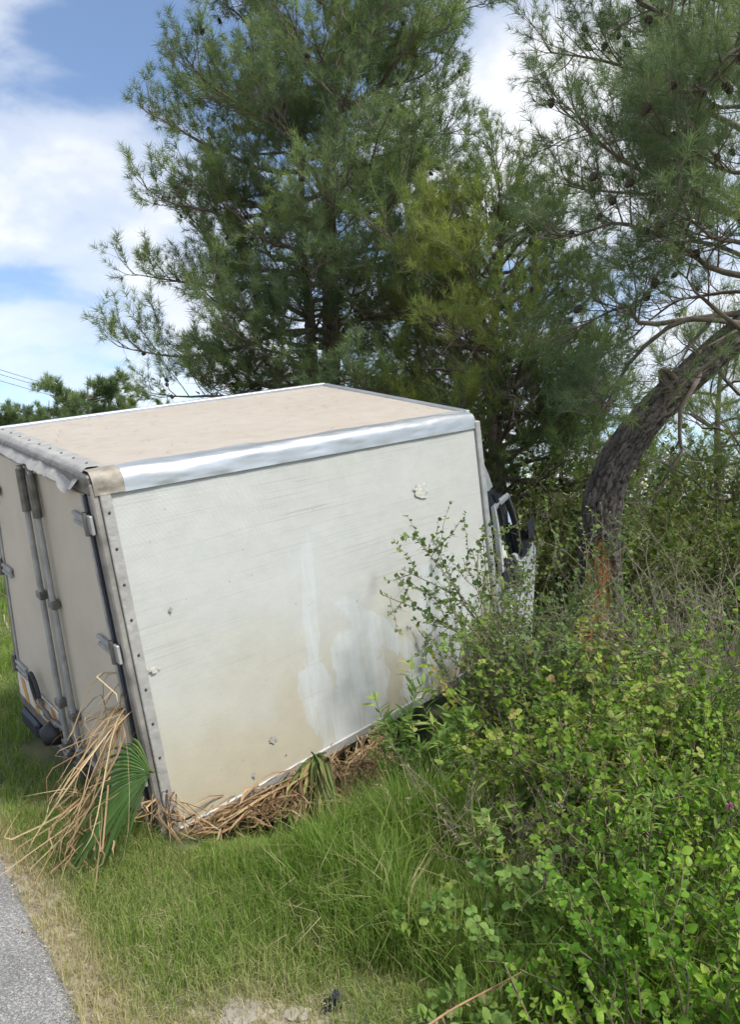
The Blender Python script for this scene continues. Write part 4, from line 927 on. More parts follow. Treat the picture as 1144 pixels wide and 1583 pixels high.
for k, (px, d, h, n, lt, sz, nd, mat, lab, sd) in enumerate((
    (935, 2.75, 0.72, 8, LEAF_LA, 0.055, 0.016, M_WEED, 'slim pale shoots rising between bramble and bright bottom shrub', 181),
    (1060, 2.9, 0.78, 10, LEAF_OV, 0.022, 0.012, M_BRIGHT, 'fine-leaved yellow-green shoots in front of the big bramble', 182),
    (835, 3.3, 0.60, 9, LEAF_RND, 0.024, 0.016, M_BRAM, 'loose small-leaved shoots beside the brown hollow', 183),
    (1000, 3.75, 0.92, 12, LEAF_OV, 0.026, 0.014, M_WEED, 'tall pale green shoots above the middle of the thicket', 184),
    (1120, 3.7, 0.95, 10, LEAF_LA, 0.06, 0.016, M_WEED, 'lance-leaved shoots near the right edge above the pink flower', 185),
    (850, 4.4, 0.95, 10, LEAF_OV, 0.028, 0.016, M_WEED, 'light green shoots in front of the thorny shrub by the cab', 186))):
    shrub('leafy_shoots', lab, 'shrub', gx(px, d), n, h, 0.35, lt, sz, nd, mat, sd, droop=0.15, twigs=6, twl=0.24, area=0.2, r0=0.0045, upright=0.6, group='shoots in the thicket')
# --- spiny shrub whose long shoots cross the side panel
base = gx(822, 4.55)
sh = []
for tip, mid in (((588, 918, 4.15), (690, 965, 4.35)), ((612, 893, 4.1), (700, 945, 4.3)), ((640, 828, 4.2), (705, 910, 4.35)), ((622, 880, 4.25), (712, 930, 4.4)), ((668, 830, 4.5), (715, 930, 4.5)), ((745, 815, 4.6), (760, 930, 4.55)), ((705, 985, 4.15), (745, 1010, 4.3)), ((655, 955, 4.2), (720, 985, 4.3)), ((730, 850, 4.3), (760, 950, 4.4))):
    sh.append([base + [0, 0, 0.05], (base + P(*mid)) / 2 + [0.05, 0, 0.15], P(*mid), P(*tip)])
shrub('spiny_shrub', 'spiny shrub whose long leafy shoots reach across the white side panel', 'shrub', base, 13, 1.05, 0.4, LEAF_RND, 0.030, 0.024, M_SPINY, 121, stem_mat=M_GSTEM, droop=0.35, twigs=8, twl=0.20, area=0.2, thorn=3, bare=0.28, stems=sh, lean=(0.15, 0.05))
shrub('spiny_shrub', 'grey thorny half-bare shrub hiding the foot of the cab', 'shrub', gx(800, 5.05), 44, 1.28, 0.34, LEAF_RND, 0.026, 0.022, M_SPINY, 122, stem_mat=M_GSTEM, droop=0.3, twigs=12, twl=0.26, area=0.28, thorn=5)
shrub('spiny_shrub', 'grey thorny tangle with few leaves right of the pine wound', 'shrub', gx(1075, 5.1), 34, 1.25, 0.6, LEAF_RND, 0.016, 0.06, M_SPINY, 123, stem_mat=M_GSTEM, droop=0.5, twigs=14, twl=0.32, area=0.4, thorn=4)
shrub('spiny_shrub', 'dry grey thorn scrub at the right edge above the brambles', 'shrub', gx(1160, 4.6), 30, 1.0, 0.7, LEAF_RND, 0.016, 0.10, M_SPINY, 124, stem_mat=M_GSTEM, droop=0.6, twigs=14, twl=0.36, area=0.4, thorn=3)
shrub('spiny_shrub', 'green spiny shrub at the foot of the leaning pine', 'shrub', gx(900, 5.4), 26, 0.68, 0.55, LEAF_OV, 0.030, 0.022, M_SPINY, 125, stem_mat=M_STEM, droop=0.4, twigs=7, twl=0.28, area=0.4)
# --- upright weeds by the lower panel edge
for k, (px, d, h, lab, sd) in enumerate(((625, 3.95, 0.60, 'tall upright weed with lance leaves against the lower panel edge', 131), (680, 3.9, 0.56, 'clump of pale upright weeds just right of the tallest weed', 132), (725, 4.05, 0.50, 'upright weed between the pale clump and the brambles', 133))):
    shrub('upright_weed', lab, 'weed', gx(px, d), 5 + 3 * k, h, 0.22, LEAF_LA, 0.085, 0.011, M_WEED, sd, droop=0.05, twigs=2, twl=0.2, area=0.04 + 0.03 * k, r0=0.004, bare=0.12, upright=0.9, group='upright weeds by the panel')
# --- background bushes behind the cab and the leaning trunk
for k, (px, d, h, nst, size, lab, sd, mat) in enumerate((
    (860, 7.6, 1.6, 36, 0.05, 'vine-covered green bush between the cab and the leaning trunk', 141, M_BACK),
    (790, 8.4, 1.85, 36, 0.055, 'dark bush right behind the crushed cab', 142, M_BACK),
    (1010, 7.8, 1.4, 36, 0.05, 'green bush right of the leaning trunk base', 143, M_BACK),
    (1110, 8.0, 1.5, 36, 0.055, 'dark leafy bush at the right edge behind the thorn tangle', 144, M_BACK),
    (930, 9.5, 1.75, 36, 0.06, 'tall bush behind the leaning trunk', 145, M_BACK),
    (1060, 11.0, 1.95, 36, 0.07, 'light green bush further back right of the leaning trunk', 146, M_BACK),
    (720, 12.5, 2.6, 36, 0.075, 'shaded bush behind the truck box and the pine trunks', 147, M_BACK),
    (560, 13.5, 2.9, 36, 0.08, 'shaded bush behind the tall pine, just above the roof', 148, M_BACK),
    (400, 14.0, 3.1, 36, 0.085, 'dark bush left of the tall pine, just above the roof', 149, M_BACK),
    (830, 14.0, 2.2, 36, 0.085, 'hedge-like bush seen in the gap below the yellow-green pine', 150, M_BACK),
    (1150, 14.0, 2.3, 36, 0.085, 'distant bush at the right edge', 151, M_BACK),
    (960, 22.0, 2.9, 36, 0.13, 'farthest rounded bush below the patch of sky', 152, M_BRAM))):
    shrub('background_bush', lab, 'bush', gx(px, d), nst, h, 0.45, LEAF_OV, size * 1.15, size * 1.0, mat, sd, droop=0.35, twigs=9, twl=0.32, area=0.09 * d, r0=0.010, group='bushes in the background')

# ------------------------------------------------------------------ crushed palm under the truck
M_PGREEN = varmat('palm_green', [(0.0, (0.045, 0.095, 0.030)), (0.6, (0.085, 0.15, 0.045)), (1.0, (0.17, 0.20, 0.06))], 0.38, 0.2)
M_PDRY = varmat('palm_dry', [(0.0, (0.16, 0.095, 0.055)), (0.5, (0.36, 0.245, 0.135)), (1.0, (0.55, 0.43, 0.26))], 0.65, 0.2, 1.0)
M_PMIX = varmat('palm_half_dry', [(0.0, (0.07, 0.11, 0.04)), (0.5, (0.15, 0.18, 0.06)), (0.8, (0.30, 0.24, 0.10)), (1.0, (0.42, 0.28, 0.16))], 0.55, 0.2)
def ribbon(path, w, var, fold=0.35, n=9, tw=None, r=None):
    """folded leaf strip along a path"""
    pts = spline(path, n); t = unit(np.gradient(pts, axis=0)); ref = np.array(tw if tw is not None else [0.2, -0.3, 1.0]); sd = unit(np.cross(t, ref)); up = np.cross(sd, t)
    prof = np.interp(np.linspace(0, 1, n), [0, 0.25, 0.6, 1.0], [0.45, 1.0, 0.85, 0.04]) * w / 2
    V = np.stack([pts - sd * prof[:, None] + up * (prof * fold)[:, None], pts, pts + sd * prof[:, None] + up * (prof * fold)[:, None]], 1).reshape(-1, 3)
    i = np.arange(n - 1)[:, None] * 3; q = np.array([[0, 1, 4, 3], [1, 2, 5, 4]])
    Qd = (i[:, :, None] + q[None]).reshape(-1, 4)
    return V, q2t(Qd), np.clip(np.repeat(var + 0.22 * np.sin(np.linspace(0, 5, n) + var * 40) + np.linspace(-0.1, 0.15, n), 3), 0, 1)
pr = np.random.default_rng(77)
# green fan leaf
apex = P(233, 1196, 3.44)
o = thing('fan_palm_leaf', 'large green pleated fan palm leaf sticking out behind the rear corner', 'palm leaf', [apex[0], apex[1], 0.0])
tips = [P(205, 1140, 3.60), P(176, 1150, 3.56), P(148, 1185, 3.48), P(126, 1235, 3.40), P(108, 1290, 3.32), P(112, 1335, 3.25), P(140, 1352, 3.24), P(172, 1338, 3.28), P(205, 1300, 3.36)]
tips = [apex + (t_ - apex) * 1.06 + unit(np.array([0.15, -1, 0.25])) * 0.05 for t_ in tips]; cl = spline(tips, 27)
fan_n = unit(np.cross(tips[6] - apex, tips[2] - apex)); 
if fan_n[1] > 0: fan_n = -fan_n
for k in range(26):
    a, b2 = cl[k], cl[k + 1]; jt_ = pr.normal(size=3) * 0.022; q_ = pr.uniform(0.88, 1.08); a = apex + (a - apex) * q_; b2 = apex + (b2 - apex) * q_; st = apex; nseg = 9; V = []; 
    for f in np.linspace(0.04, 1, nseg):
        l = st + (a - st) * f; r_ = st + (b2 - st) * f; m_ = (l + r_) / 2
        if f > 0.66:                              # free, pointed tips
            tpr = 1 - (f - 0.66) / 0.34 * 0.95; l = m_ + (l - m_) * tpr; r_ = m_ + (r_ - m_) * tpr
        sag = np.array([0, 0, -0.05 * f ** 3 + 0.05 * math.sin(f * 3.1)]); w_ = np.linalg.norm(r_ - l)
        sag = sag + jt_ * f ** 3
        V += [l + sag, m_ + fan_n * w_ * 0.55 + sag, r_ + sag]
    i = np.arange(nseg - 1)[:, None] * 3; Qd = (i[:, :, None] + np.array([[0, 1, 4, 3], [1, 2, 5, 4]])[None]).reshape(-1, 4)
    mk('leaf_segment', np.array(V), Qd, M_PGREEN, o, np.full(len(V), 0.25 + 0.35 * pr.random() + (0.3 if k in (0, 1, 25) else 0)))
V, T = tube(spline([apex + [0, 0.03, 0], apex + [-0.06, 0.14, -0.03], apex + [-0.12, 0.36, -0.10]], 8), 0.009, 7); mk('leaf_stalk', V, T, M_PMIX, o, np.full(len(V), 0.3), smooth=True)
EDG = unit(CORN[(1,0,0)] - CORN[(0,0,0)])
def frond(label, root, tips, n, spread, mat, seed, w=(0.006, 0.012), lift=0.06, name='dry_palm_frond', vr=(0.1, 0.95), group='dry palm fronds', rs=0.03):
    r = np.random.default_rng(seed); root = np.asarray(root); o = thing(name, label, 'palm frond', [root[0], root[1], gz(root[0], root[1])], group); parts = []
    tips = np.asarray(tips)
    for k in range(n):
        j = r.integers(0, len(tips)); tip = tips[j] + r.normal(size=3) * spread * np.array([1, 0.6, 0.6])
        tip[2] = max(tip[2], gz(tip[0], tip[1]) + 0.015); a = root + r.normal(size=3) * 0.02 + EDG * r.uniform(-rs, rs)
        m1 = a * 0.66 + tip * 0.34 + np.array([0, 0, lift * r.uniform(0.2, 1.6)]) + r.normal(size=3) * spread * 0.5; m2 = a * 0.3 + tip * 0.7 + np.array([0, 0, lift * r.uniform(-0.3, 1.0)]) + r.normal(size=3) * spread * 0.6
        for m in (m1, m2): m[2] = max(m[2], gz(m[0], m[1]) + 0.02)
        f = r.uniform(0.6, 1.05); tip2 = a + (tip - a) * f; tip2[2] = max(tip2[2], gz(tip2[0], tip2[1]) + 0.012)
        parts.append(ribbon([a, m1, m2, tip2], r.uniform(*w), np.clip(r.uniform(*vr), 0, 1), r.uniform(-0.5, 0.9), tw=unit(r.normal(size=3) + [0, -0.3, 0.8])))
    V, T, v = join(parts); mk('leaflets', V, T, mat, o, v)
    st = spline([root, root * 0.85 + tips.mean(0) * 0.15 + [0, 0, lift * 0.3], root * 0.7 + tips.mean(0) * 0.3 + [0, 0, lift * 0.5]], 9); st[:, 2] = np.maximum(st[:, 2], 0.03)
    V, T = tube(st, np.linspace(0.011, 0.004, 9), 6); mk('stalk', V, T, mat, o, np.full(len(V), 0.35), smooth=True)
    return o
frond('straw-coloured palm frond spilling from the rear corner down to the road edge', P(192, 1100, 3.62), [P(75, 1365, 3.12), P(95, 1380, 3.1), P(62, 1320, 3.2), P(95, 1300, 3.25), P(130, 1385, 3.05)], 27, 0.10, M_PDRY, 201, w=(0.003, 0.010), lift=0.05)
frond('straw-coloured frond hanging from between the door and the side panel', P(203, 1045, 3.64), [P(140, 1180, 3.5), P(150, 1230, 3.45), P(120, 1150, 3.5), P(175, 1120, 3.55)], 9, 0.09, M_PDRY, 202, w=(0.003, 0.010), lift=0.03)
frond('dry frond fanned out leftwards below the rear doors', P(205, 1085, 3.70), [P(85, 1165, 3.6), P(88, 1200, 3.5), P(100, 1225, 3.5), P(135, 1120, 3.7)], 12, 0.10, M_PDRY, 203, w=(0.003, 0.010), lift=0.05)
frond('dry palm frond lying on the grass left of the fan leaf', P(140, 1235, 3.42), [P(45, 1365, 3.1), P(70, 1290, 3.3), P(105, 1400, 3.05), P(60, 1400, 3.05)], 34, 0.12, M_PDRY, 204, w=(0.003, 0.011), lift=0.04)
frond('brown frond bunched at the lowest corner of the side panel', P(246, 1232, 3.72), [P(225, 1300, 3.40), P(275, 1310, 3.4), P(300, 1302, 3.42), P(215, 1280, 3.45), P(330, 1290, 3.5)], 40, 0.06, M_PDRY, 205, w=(0.006, 0.012), vr=(0.0, 0.75), rs=0.06, lift=0.01)
frond('brown crushed fronds under the left half of the panel edge', P(370, 1245, 4.05), [P(300, 1295, 3.62), P(350, 1285, 3.7), P(410, 1280, 3.72), P(455, 1265, 3.78), P(270, 1300, 3.5)], 80, 0.07, M_PDRY, 206, w=(0.006, 0.012), vr=(0.0, 0.7), rs=0.34, lift=0.02)
frond('brown crushed fronds under the middle of the panel edge', P(465, 1200, 4.4), [P(420, 1265, 3.85), P(470, 1262, 3.85), P(540, 1250, 3.9), P(390, 1255, 3.8), P(570, 1235, 4.0)], 80, 0.07, M_PDRY, 207, w=(0.006, 0.012), vr=(0.0, 0.8), rs=0.36)
frond('half green palm leaf hanging under the middle of the panel edge', P(490, 1172, 4.20), [P(455, 1272, 3.84), P(475, 1286, 3.80), P(495, 1290, 3.80), P(512, 1280, 3.82), P(440, 1250, 3.88), P(518, 1250, 3.88)], 30, 0.018, M_PMIX, 208, w=(0.020, 0.034), lift=0.06, vr=(0.1, 0.75), name='half_green_palm_leaf', rs=0.05)
frond('second half green palm leaf, darker, left of the brighter one', P(440, 1200, 4.2), [P(430, 1250, 3.9), P(410, 1258, 3.9), P(450, 1262, 3.88)], 18, 0.02, M_PMIX, 209, w=(0.014, 0.022), lift=0.02, vr=(0.0, 0.4), name='half_green_palm_leaf', rs=0.05)
frond('tan fronds fanned below the right part of the panel edge', P(565, 1140, 4.75), [P(520, 1172, 4.3), P(485, 1190, 4.2), P(590, 1170, 4.4), P(600, 1195, 4.3), P(560, 1210, 4.3)], 50, 0.06, M_PDRY, 210, w=(0.006, 0.012), rs=0.2)
frond('thick brown mat of crushed fronds filling the gap below the panel edge', P(430, 1222, 3.98), [P(330, 1285, 3.66), P(380, 1278, 3.72), P(430, 1272, 3.78), P(480, 1262, 3.84), P(290, 1298, 3.58)], 120, 0.06, M_PDRY, 211, w=(0.006, 0.016), vr=(0.0, 0.6), rs=0.42, lift=0.0)
frond('brown fronds heaped below the right end of the panel edge', P(560, 1165, 4.4), [P(520, 1235, 4.0), P(560, 1225, 4.1), P(590, 1205, 4.2), P(610, 1190, 4.3)], 70, 0.06, M_PDRY, 212, w=(0.006, 0.015), vr=(0.0, 0.7), rs=0.25, lift=0.01)
# fluffy brown flower stalk
def panicle(label, path, n, seed):
    r = np.random.default_rng(seed); pts = spline([P(*q) for q in path], 14); o = thing('palm_flower_stalk', label, 'palm flower stalk', [pts[-1][0], pts[-1][1], gz(pts[-1][0], pts[-1][1])]); parts = []
    for k in range(n):
        a, d = at_path(pts, r.random() * 0.98); e = unit(r.normal(size=3) + d * 0.4 + np.array([0, -0.3, -0.2])); q = walk(a, e, r.uniform(0.04, 0.11), 4, -0.25, 0.3, r); parts.append(ribbon(q, r.uniform(0.005, 0.010), r.uniform(0.05, 0.75), 0.3, 5))
        for _ in range(4):
            a2, d2 = at_path(q, r.random()); parts.append(ribbon([a2, a2 + unit(r.normal(size=3)) * 0.008, a2 + unit(r.normal(size=3) + d2) * 0.022], 0.006, r.uniform(0.2, 0.9), 0.2, 3))
    V, T, v = join(parts); mk('flower_clusters', V, T, M_PDRY, o, v)
    V, T = tube(pts, np.linspace(0.012, 0.005, 14), 6); mk('stalk', V, T, M_PDRY, o, np.full(len(V), 0.3), smooth=True)
panicle('fluffy light brown dried flower stalk under the right part of the panel edge', [(596, 1122, 4.45), (580, 1145, 4.3), (556, 1180, 4.15), (535, 1220, 4.05), (525, 1250, 3.98)], 330, 301)
panicle('second dried brown flower stalk lower, beside the long grass', [(604, 1135, 4.35), (592, 1165, 4.22), (572, 1200, 4.1), (562, 1235, 4.02)], 160, 302)

# fallen needles lying on the truck roof
r_ = np.random.default_rng(88); n_ = 160; lx = r_.uniform(0.1, BL - 0.05, n_); ly = 0.15 + (BW - 0.2) * r_.random(n_) ** 0.8; an = r_.uniform(0, 3.14, n_); ll = r_.uniform(0.03, 0.08, n_)
A_ = B(lx, ly, np.full(n_, BH - 0.003)); E_ = B(lx + ll * np.cos(an), ly + ll * np.sin(an), np.full(n_, BH - 0.002)); sd_ = unit(np.cross(E_ - A_, [0.1, -0.2, 1.0])) * 0.0011
V = np.stack([A_ - sd_, A_ + sd_, E_ + sd_, E_ - sd_], 1).reshape(-1, 3); o = mk('fallen_needles', V, np.arange(4 * n_).reshape(-1, 4), M_DRYLEAF, None, np.repeat(r_.random(n_) * 0.5, 4)); tag(o, 'dry pine needles scattered on the truck roof', None, kind='stuff')

# ------------------------------------------------------------------ grass
M_GRASS = varmat('grass_blades', [(0.0, (0.085, 0.150, 0.026)), (0.35, (0.155, 0.245, 0.045)), (0.6, (0.235, 0.295, 0.085)), (0.78, (0.33, 0.305, 0.15)), (1.0, (0.50, 0.43, 0.26))], 0.5, 0.4, 1.25)
FOOT = np.array([B(-0.1, -0.24, 0), B(BL, -0.42, 0), B(BL, BW, 0), B(-0.1, BW, 0)])[:, :2]
def in_foot(x, y):
    c = np.ones(len(x), bool)
    for i in range(4):
        a, b2 = FOOT[i], FOOT[(i + 1) % 4]; c &= ((b2[0] - a[0]) * (y - a[1]) - (b2[1] - a[1]) * (x - a[0])) > 0
    return c
def blades(x, y, h, lean, w, var, r):
    n = len(x); az = r.uniform(0, 6.283, n); d = np.stack([np.cos(az), np.sin(az), np.zeros(n)], -1); base = np.stack([x, y, G(x, y) - 0.005], -1)
    s = np.stack([-np.sin(az + r.normal(size=n) * 0.6), np.cos(az), np.zeros(n)], -1) * (w / 2)[:, None]
    up = np.array([0, 0, 1.0]); p1 = base + d * (lean * h * 0.25)[:, None] + up * (h * 0.55)[:, None]; p2 = base + d * (lean * h * 0.9)[:, None] + up * (h * np.sqrt(np.clip(1 - (lean * 0.75) ** 2, 0.08, 1)))[:, None]
    V = np.stack([base - s, base + s, p1 - s * 0.75, p1 + s * 0.75, p2], 1).reshape(-1, 3)
    T = (np.array([[0, 1, 3], [0, 3, 2], [2, 3, 4]])[None] + (np.arange(n) * 5)[:, None, None]).reshape(-1, 3)
    return V, T, np.repeat(np.clip(var, 0, 1), 5)
gr = np.random.default_rng(5); parts = []
def field(n, x0, x1, y0, y1, wide=1.0, hmul=1.0):
    x = gr.uniform(x0, x1, n); y = gr.uniform(y0, y1, n); vis = (np.abs(x) < y * 0.60 + 0.3)
    x, y = x[vis], y[vis]; sd = road_sd(x, y); dry = dryness(x, y); clump = fbm(x * 2.2 + 60, y * 2.2 + 60, 21, 3); fine = fbm(x * 9 + 60, y * 9 + 60, 23, 2)
    keep = (sd > -0.01 + 0.10 * (fine - 0.4)) & ~in_foot(x, y) & (gr.random(len(x)) < np.clip(1.25 - 0.72 * dry + (clump - 0.45), 0.12, 1))
    x, y, sd, dry, clump, fine = (a[keep] for a in (x, y, sd, dry, clump, fine)); n = len(x)
    lush = sstep(0.55, 1.15, sd) * sstep(-1.1, -0.1, x + 0.12 * (y - 3)) * sstep(0.34, 0.52, clump + 0.08) * sstep(2.2, 2.7, y + 0.5 * np.clip(x - 0.2, 0, 1))
    left = sstep(-0.7, -1.3, x)
    u_ = ((x + 1.01) * 0.741 + (y - 3.67) * 0.671) / 2.77; d_ = (x + 1.01) * 0.671 - (y - 3.67) * 0.741; lush = lush * (1 - (1 - sstep(0.42, 0.85, d_)) * (1 - sstep(0.85, 1.1, u_)))
    h = (0.04 + 0.13 * clump ** 1.5) * (1 - lush) + lush * (0.13 + 0.24 * gr.random(n) ** 1.5); h = h * (1 - 0.35 * np.clip(dry, 0, 1)) * gr.uniform(0.6, 1.3, n) * hmul * (1 + 0.35 * left)
    var = 0.38 + 0.52 * np.clip(dry, 0, 1) * (0.5 + clump) + (clump - 0.45) * -0.5 + 0.10 * gr.normal(size=n) - 0.13 * lush; straw = gr.random(n) < 0.09 + 0.30 * np.clip(dry, 0, 1) * (1 - lush) + 0.25 * sstep(0.5, 0.62, fine); var = np.where(straw, gr.uniform(0.70, 1.0, n), var)
    lean = np.clip(gr.normal(0.55, 0.3, n) + 0.4 * straw, 0.05, 1.25)
    parts.append(blades(x, y, h, lean, wide * np.where(lush > 0.5, gr.uniform(0.003, 0.0065, n), gr.uniform(0.002, 0.0038, n)), var, gr))
field(95000, -2.2, 1.0, 1.95, 3.9)
field(44000, -1.2, 1.6, 3.3, 5.2, 1.2)
field(30000, 0.1, 1.9, 2.0, 3.8, 1.1, 1.25)
field(38000, -4.5, -1.2, 3.6, 8.5, 1.7, 1.1)
field(26000, -12.0, -1.0, 8.0, 24.0, 6, 1.8)
V, T, v = join(parts); o = mk('grass', V, T, M_GRASS, None, v); tag(o, 'green and straw-coloured grass covering the verge', None, kind='stuff')
# taller grass clumps one can tell apart
for k, (px, d, n, h, lab) in enumerate(((420, 3.3, 90, 0.26, 'tuft of long grass in front of the panel, left one'), (505, 3.15, 120, 0.28, 'tuft of long grass below the half green palm leaf'), (590, 3.35, 100, 0.34, 'tuft of long grass below the dried flower stalks'), (660, 3.1, 110, 0.36, 'tuft of tall grass left of the brambles'), (700, 2.55, 120, 0.30, 'tuft of tall grass at the bottom, left of the bright shrub'), (345, 3.2, 80, 0.20, 'short grass tuft near the lowest panel corner'), (755, 2.25, 110, 0.26, 'grass tuft at the bottom edge'), (770, 2.75, 130, 0.36, 'tall grass tuft left of the brambles, above the bottom shrub'), (830, 2.35, 120, 0.30, 'grass tuft touching the bright bottom shrub'), (730, 3.35, 120, 0.34, 'tall grass tuft beside the dried brown weeds'), (620, 2.6, 100, 0.22, 'grass tuft above the dry twig'))):
    c = gx(px, d); x = c[0] + np.clip(gr.normal(size=n), -1.6, 1.6) * 0.075; y = c[1] + np.clip(gr.normal(size=n), -1.6, 1.6) * 0.055; o = mk('grass_tuft', *blades(x, y, h * gr.uniform(0.5, 1.15, n), np.clip(gr.normal(0.5, 0.22, n), 0.05, 1.1), gr.uniform(0.0035, 0.007, n), np.clip(gr.normal(0.36, 0.13, n), 0, 1), gr)[:2], M_GRASS, None, None)
    a = o.data.attributes.new('var', 'FLOAT', 'POINT'); a.data.foreach_set('value', np.repeat(np.clip(gr.normal(0.36, 0.14, n), 0, 1), 5).astype(np.float32)); tag(o, lab, 'grass', 'long grass tufts')
# dry seed-headed weeds between grass and bramble
for k, (px, d, h, lab) in enumerate(((790, 3.3, 0.58, 'brown dried weeds in the hollow left of the brambles'), (705, 3.5, 0.42, 'dried weeds behind the long grass'), (845, 2.95, 0.5, 'dried brown stalks in front of the brambles'), (905, 3.0, 0.55, 'dry stalks inside the bramble front'))):
    shrub('dried_weed', lab, 'dry weed', gx(px, d), 18, h, 0.5, LEAF_LA, 0.024, 0.04, M_DRYLEAF, 160 + k, stem_mat=M_GSTEM, droop=0.5, twigs=4, twl=0.3, r0=0.003, area=0.2, group='dried weeds')
for k, (px, d, h, n, lab) in enumerate(((640, 2.75, 0.16, 10, 'small round-leaved weed in the grass left of the tall tuft'), (800, 2.55, 0.28, 8, 'slender bramble shoot in the grass left of the bright shrubs'), (850, 2.75, 0.40, 9, 'sprawling bramble shoot in front of the dry stalks'), (715, 2.2, 0.14, 8, 'low green weed at the bottom edge right of the twig'))):
    shrub('low_weed', lab, 'weed', gx(px, d), n, h, 0.7, LEAF_RND, 0.032, 0.032, M_WEED, 170 + k, droop=0.4, twigs=3, twl=0.3, r0=0.003, area=0.12, comp=3)

# ------------------------------------------------------------------ small things
M_STONE = flat('pale_stone', (0.27, 0.24, 0.195), 0.9, 0, 0.25, 9, 0.5, 40)
r = np.random.default_rng(9)
def rock(name, label, c, sx, sy, sz, seed, mat=M_STONE):
    rr = np.random.default_rng(seed); nu, nv = 16, 9; V = []
    for i in range(nv):
        ph = math.pi * i / (nv - 1)
        for j in range(nu):
            t = 2 * math.pi * j / nu; k = 1 + 0.22 * (vnoise(np.array(3 + 2 * math.cos(t) + seed), np.array(3 + 2 * math.sin(t) + ph), 3) - 0.5) * 2
            V.append((c[0] + sx * k * math.sin(ph) * math.cos(t), c[1] + sy * k * math.sin(ph) * math.sin(t), c[2] + sz * np.clip(math.cos(ph) * 1.5, -1, 1)))
    i_ = np.arange(nv * nu).reshape(nv, nu); Qd = np.stack([i_[:-1], i_[1:], np.roll(i_[1:], -1, 1), np.roll(i_[:-1], -1, 1)], -1).reshape(-1, 4)
    return tag(mk(name, np.array(V), Qd, mat), label, 'stone')
c = gp(372, 1570, 2.36); c[2] = gz(c[0], c[1]) + 0.003; rock('flat_stone', 'flat pale stone sunk in dry grass at the bottom edge', c, 0.06, 0.08, 0.010, 4)
c = gp(455, 1572, 2.36); c[2] = gz(c[0], c[1]) + 0.002; rock('flat_stone', 'smaller flat stone right of the larger one at the bottom edge', c, 0.05, 0.035, 0.008, 6)
c = gp(37, 1448, 2.80); c[2] = 0.022; rock('pebble', 'grey pebble lying on the asphalt edge', c, 0.010, 0.010, 0.008, 7)
c = gp(108, 1543, 2.45); c[2] = 0.01; rock('pebble', 'pale pebble at the dirt edge of the road near the bottom', c, 0.009, 0.009, 0.007, 8)
c = gx(1105, 4.9); c[2] += 0.42; 
# gravel fringe along the asphalt
gpn = 1500; s = r.uniform(-1.5, 4.0, gpn); of = np.abs(r.normal(0, 0.09, gpn)) * r.choice([-0.6, 1], gpn); xy = EDGE0 + EDIR * s[:, None] + ENRM * of[:, None]
tv = np.array([[1, 0, 0], [-1, 0.1, 0], [0.1, 1, 0.1], [0, -1, 0], [0, 0.1, 0.8], [0, 0, -0.6]]); tt2 = np.array([[0, 2, 4], [2, 1, 4], [1, 3, 4], [3, 0, 4], [2, 0, 5], [1, 2, 5], [3, 1, 5], [0, 3, 5]])
V, T, v = scatter(tv, tt2, np.concatenate([xy, np.where(of < 0, 0.018, 0.004)[:, None]], 1), frames(r.normal(size=(gpn, 3)), r.normal(size=(gpn, 3))), r.uniform(0.0015, 0.006, gpn), r.random(gpn))
M_GRAV = varmat('gravel_grains', [(0, (0.14, 0.13, 0.12)), (0.5, (0.28, 0.25, 0.21)), (1, (0.5, 0.46, 0.4))], 0.9, 0)
o = mk('gravel', V, T, M_GRAV, None, v); tag(o, 'fine gravel along the asphalt edge', None, kind='stuff')
# crumpled black plastic
c = gx(514, 2.40); nu, nv = 26, 18
def crump(u, v):
    x = (u - 0.5) * 0.05 + 0.02 * (fbm(u * 7 + 3, v * 7 + 3, 31, 3) - 0.45) * 2; y = (v - 0.5) * 0.05 + 0.03 * (fbm(u * 6 + 9, v * 6 + 1, 33, 3) - 0.45) * 2
    z = 0.0 + 0.07 * np.abs(fbm(u * 6 + 5, v * 6 + 5, 35, 4) - 0.42) + 0.05 * np.exp(-(((u - 0.62) / 0.16) ** 2 + ((v - 0.6) / 0.2) ** 2))
    return np.stack([c[0] + x, c[1] + y, c[2] + z], -1)
V, Qd, _u = gridL(crump, nu, nv); M_PLAST = flat('black_plastic_film', (0.035, 0.037, 0.042), 0.28, 0, 0.3, 20)
tag(mk('plastic_scrap', V, Qd, M_PLAST), 'crumpled black plastic scrap in the grass at the bottom edge', 'litter')
# dry twig with shrivelled leaves
tw = thing('dry_twig', 'dry reddish twig with shrivelled leaves slanting through the grass at the bottom', 'twig', gx(700, 2.2)); pts = spline([P(655, 1590, 2.10), P(700, 1560, 2.15), P(760, 1528, 2.2), P(812, 1500, 2.25)], 12)
V, T = tube(pts, np.linspace(0.0045, 0.002, 12), 5); M_RTW = flat('reddish_dry_wood', (0.30, 0.17, 0.09), 0.8, 0, 0.3, 30); mk('stem', V, T, M_RTW, tw, smooth=True)
for k in range(16):
    a, d = at_path(pts, 0.1 + 0.055 * k); e = unit(np.array([r.normal() * 0.4, r.normal() * 0.4, -0.8])); V, T, v = ribbon([a, a + e * 0.012, a + e * 0.03], 0.009, r.uniform(0.1, 0.9), 0.6, 4); mk('dry_leaf', V, T, M_DRYLEAF, tw, v)
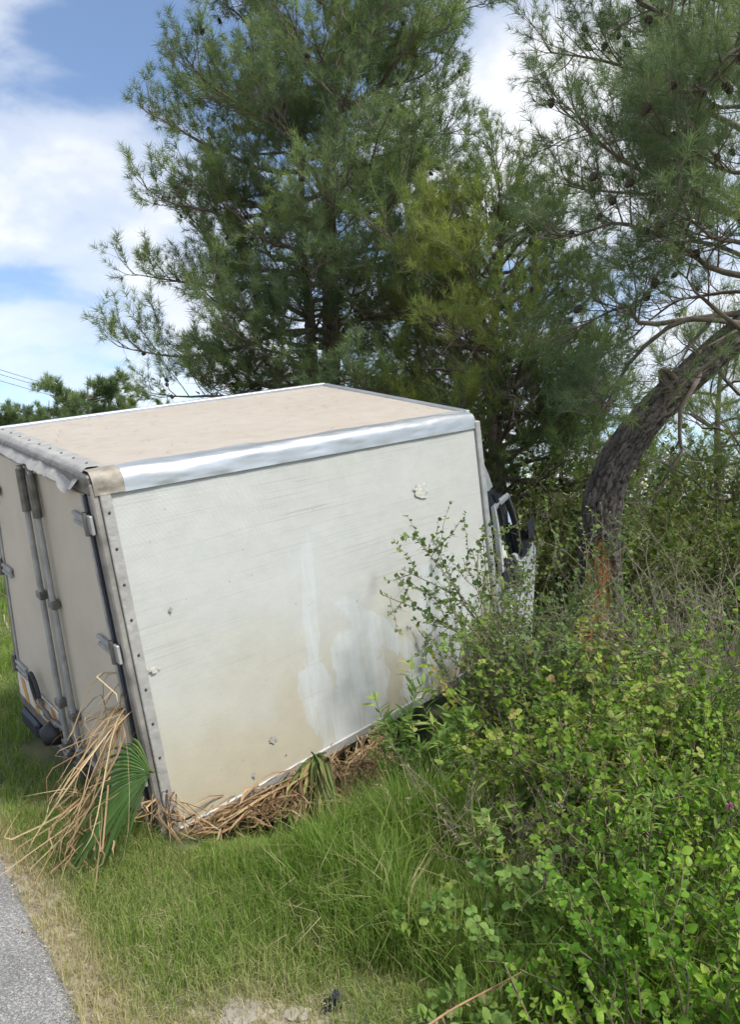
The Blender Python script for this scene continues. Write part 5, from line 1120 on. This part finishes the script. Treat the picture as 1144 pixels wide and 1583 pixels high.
# pink flower
fp = P(1130, 1247, 2.75); st = spline([gx(1120, 2.75), fp * [1, 1, 0.5] + [0, 0, 0.05], fp], 8); fl_ = thing('pink_flower', 'small pink flower head at the right edge', 'flower', gx(1120, 2.75))
V, T = tube(st, 0.002, 5); mk('stem', V, T, M_STEM, fl_)
M_PINK = varmat('pink_petals', [(0, (0.45, 0.10, 0.32)), (1, (0.70, 0.28, 0.55))], 0.5, 0.3, 1.0)
for k in range(22):
    e = unit(r.normal(size=3) * 0.7 + [0, -0.3, 0.6]); V, T, v = ribbon([fp, fp + e * 0.009, fp + e * 0.021], 0.007, r.random(), 0.4, 4); mk('petal', V, T, M_PINK, fl_, v)
# overhead lines and their pole
M_WIRE = flat('weathered_cable', (0.10, 0.10, 0.11), 0.6, 0, 0.1, 4); M_POLE = flat('weathered_pole', (0.20, 0.17, 0.14), 0.9, 0, 0.2, 3)
pb = gx(205, 66.0); po = thing('utility_pole', 'utility pole hidden behind the skyline pines left of the roof', 'pole', pb); ztop = P(205, 628, 66)[2]
V, T = tube([pb, pb + [0, 0, ztop + 0.6]], [0.16, 0.10], 10); mk('pole', V, T, M_POLE, po, smooth=True)
for k, (pya, dz, lab) in enumerate(((428, 0.0, 'uppermost overhead cable crossing the sky at the left edge'), (441, -0.35, 'second overhead cable from the top at the left edge'), (452, -0.8, 'third overhead cable from the top at the left edge'), (498, -2.6, 'lowest overhead cable, apart from the others, at the left edge'))):
    a = P(-420, pya, 26); e = np.array([pb[0] + (0.3 * (k % 2) - 0.15), pb[1] - 0.12, ztop + dz]); f = np.linspace(0, 1, 40)[:, None]; pts = a + (e - a) * f - np.array([0, 0, 1.0]) * (4 * f * (1 - f) * 0.35)
    V, T = tube(pts, 0.016, 5); tag(mk('overhead_cable', V, T, M_WIRE, None, smooth=True), lab, 'cable', 'overhead cables')
    V, T = tube([e + [0, 0.12, -0.05], e + [0, 0, -0.02], e + [0, -0.02, 0.02]], 0.05, 8); mk('insulator', V, T, M_WIRE, po)
for o in bpy.data.objects:
    if '_w' in o.keys(): del o['_w']
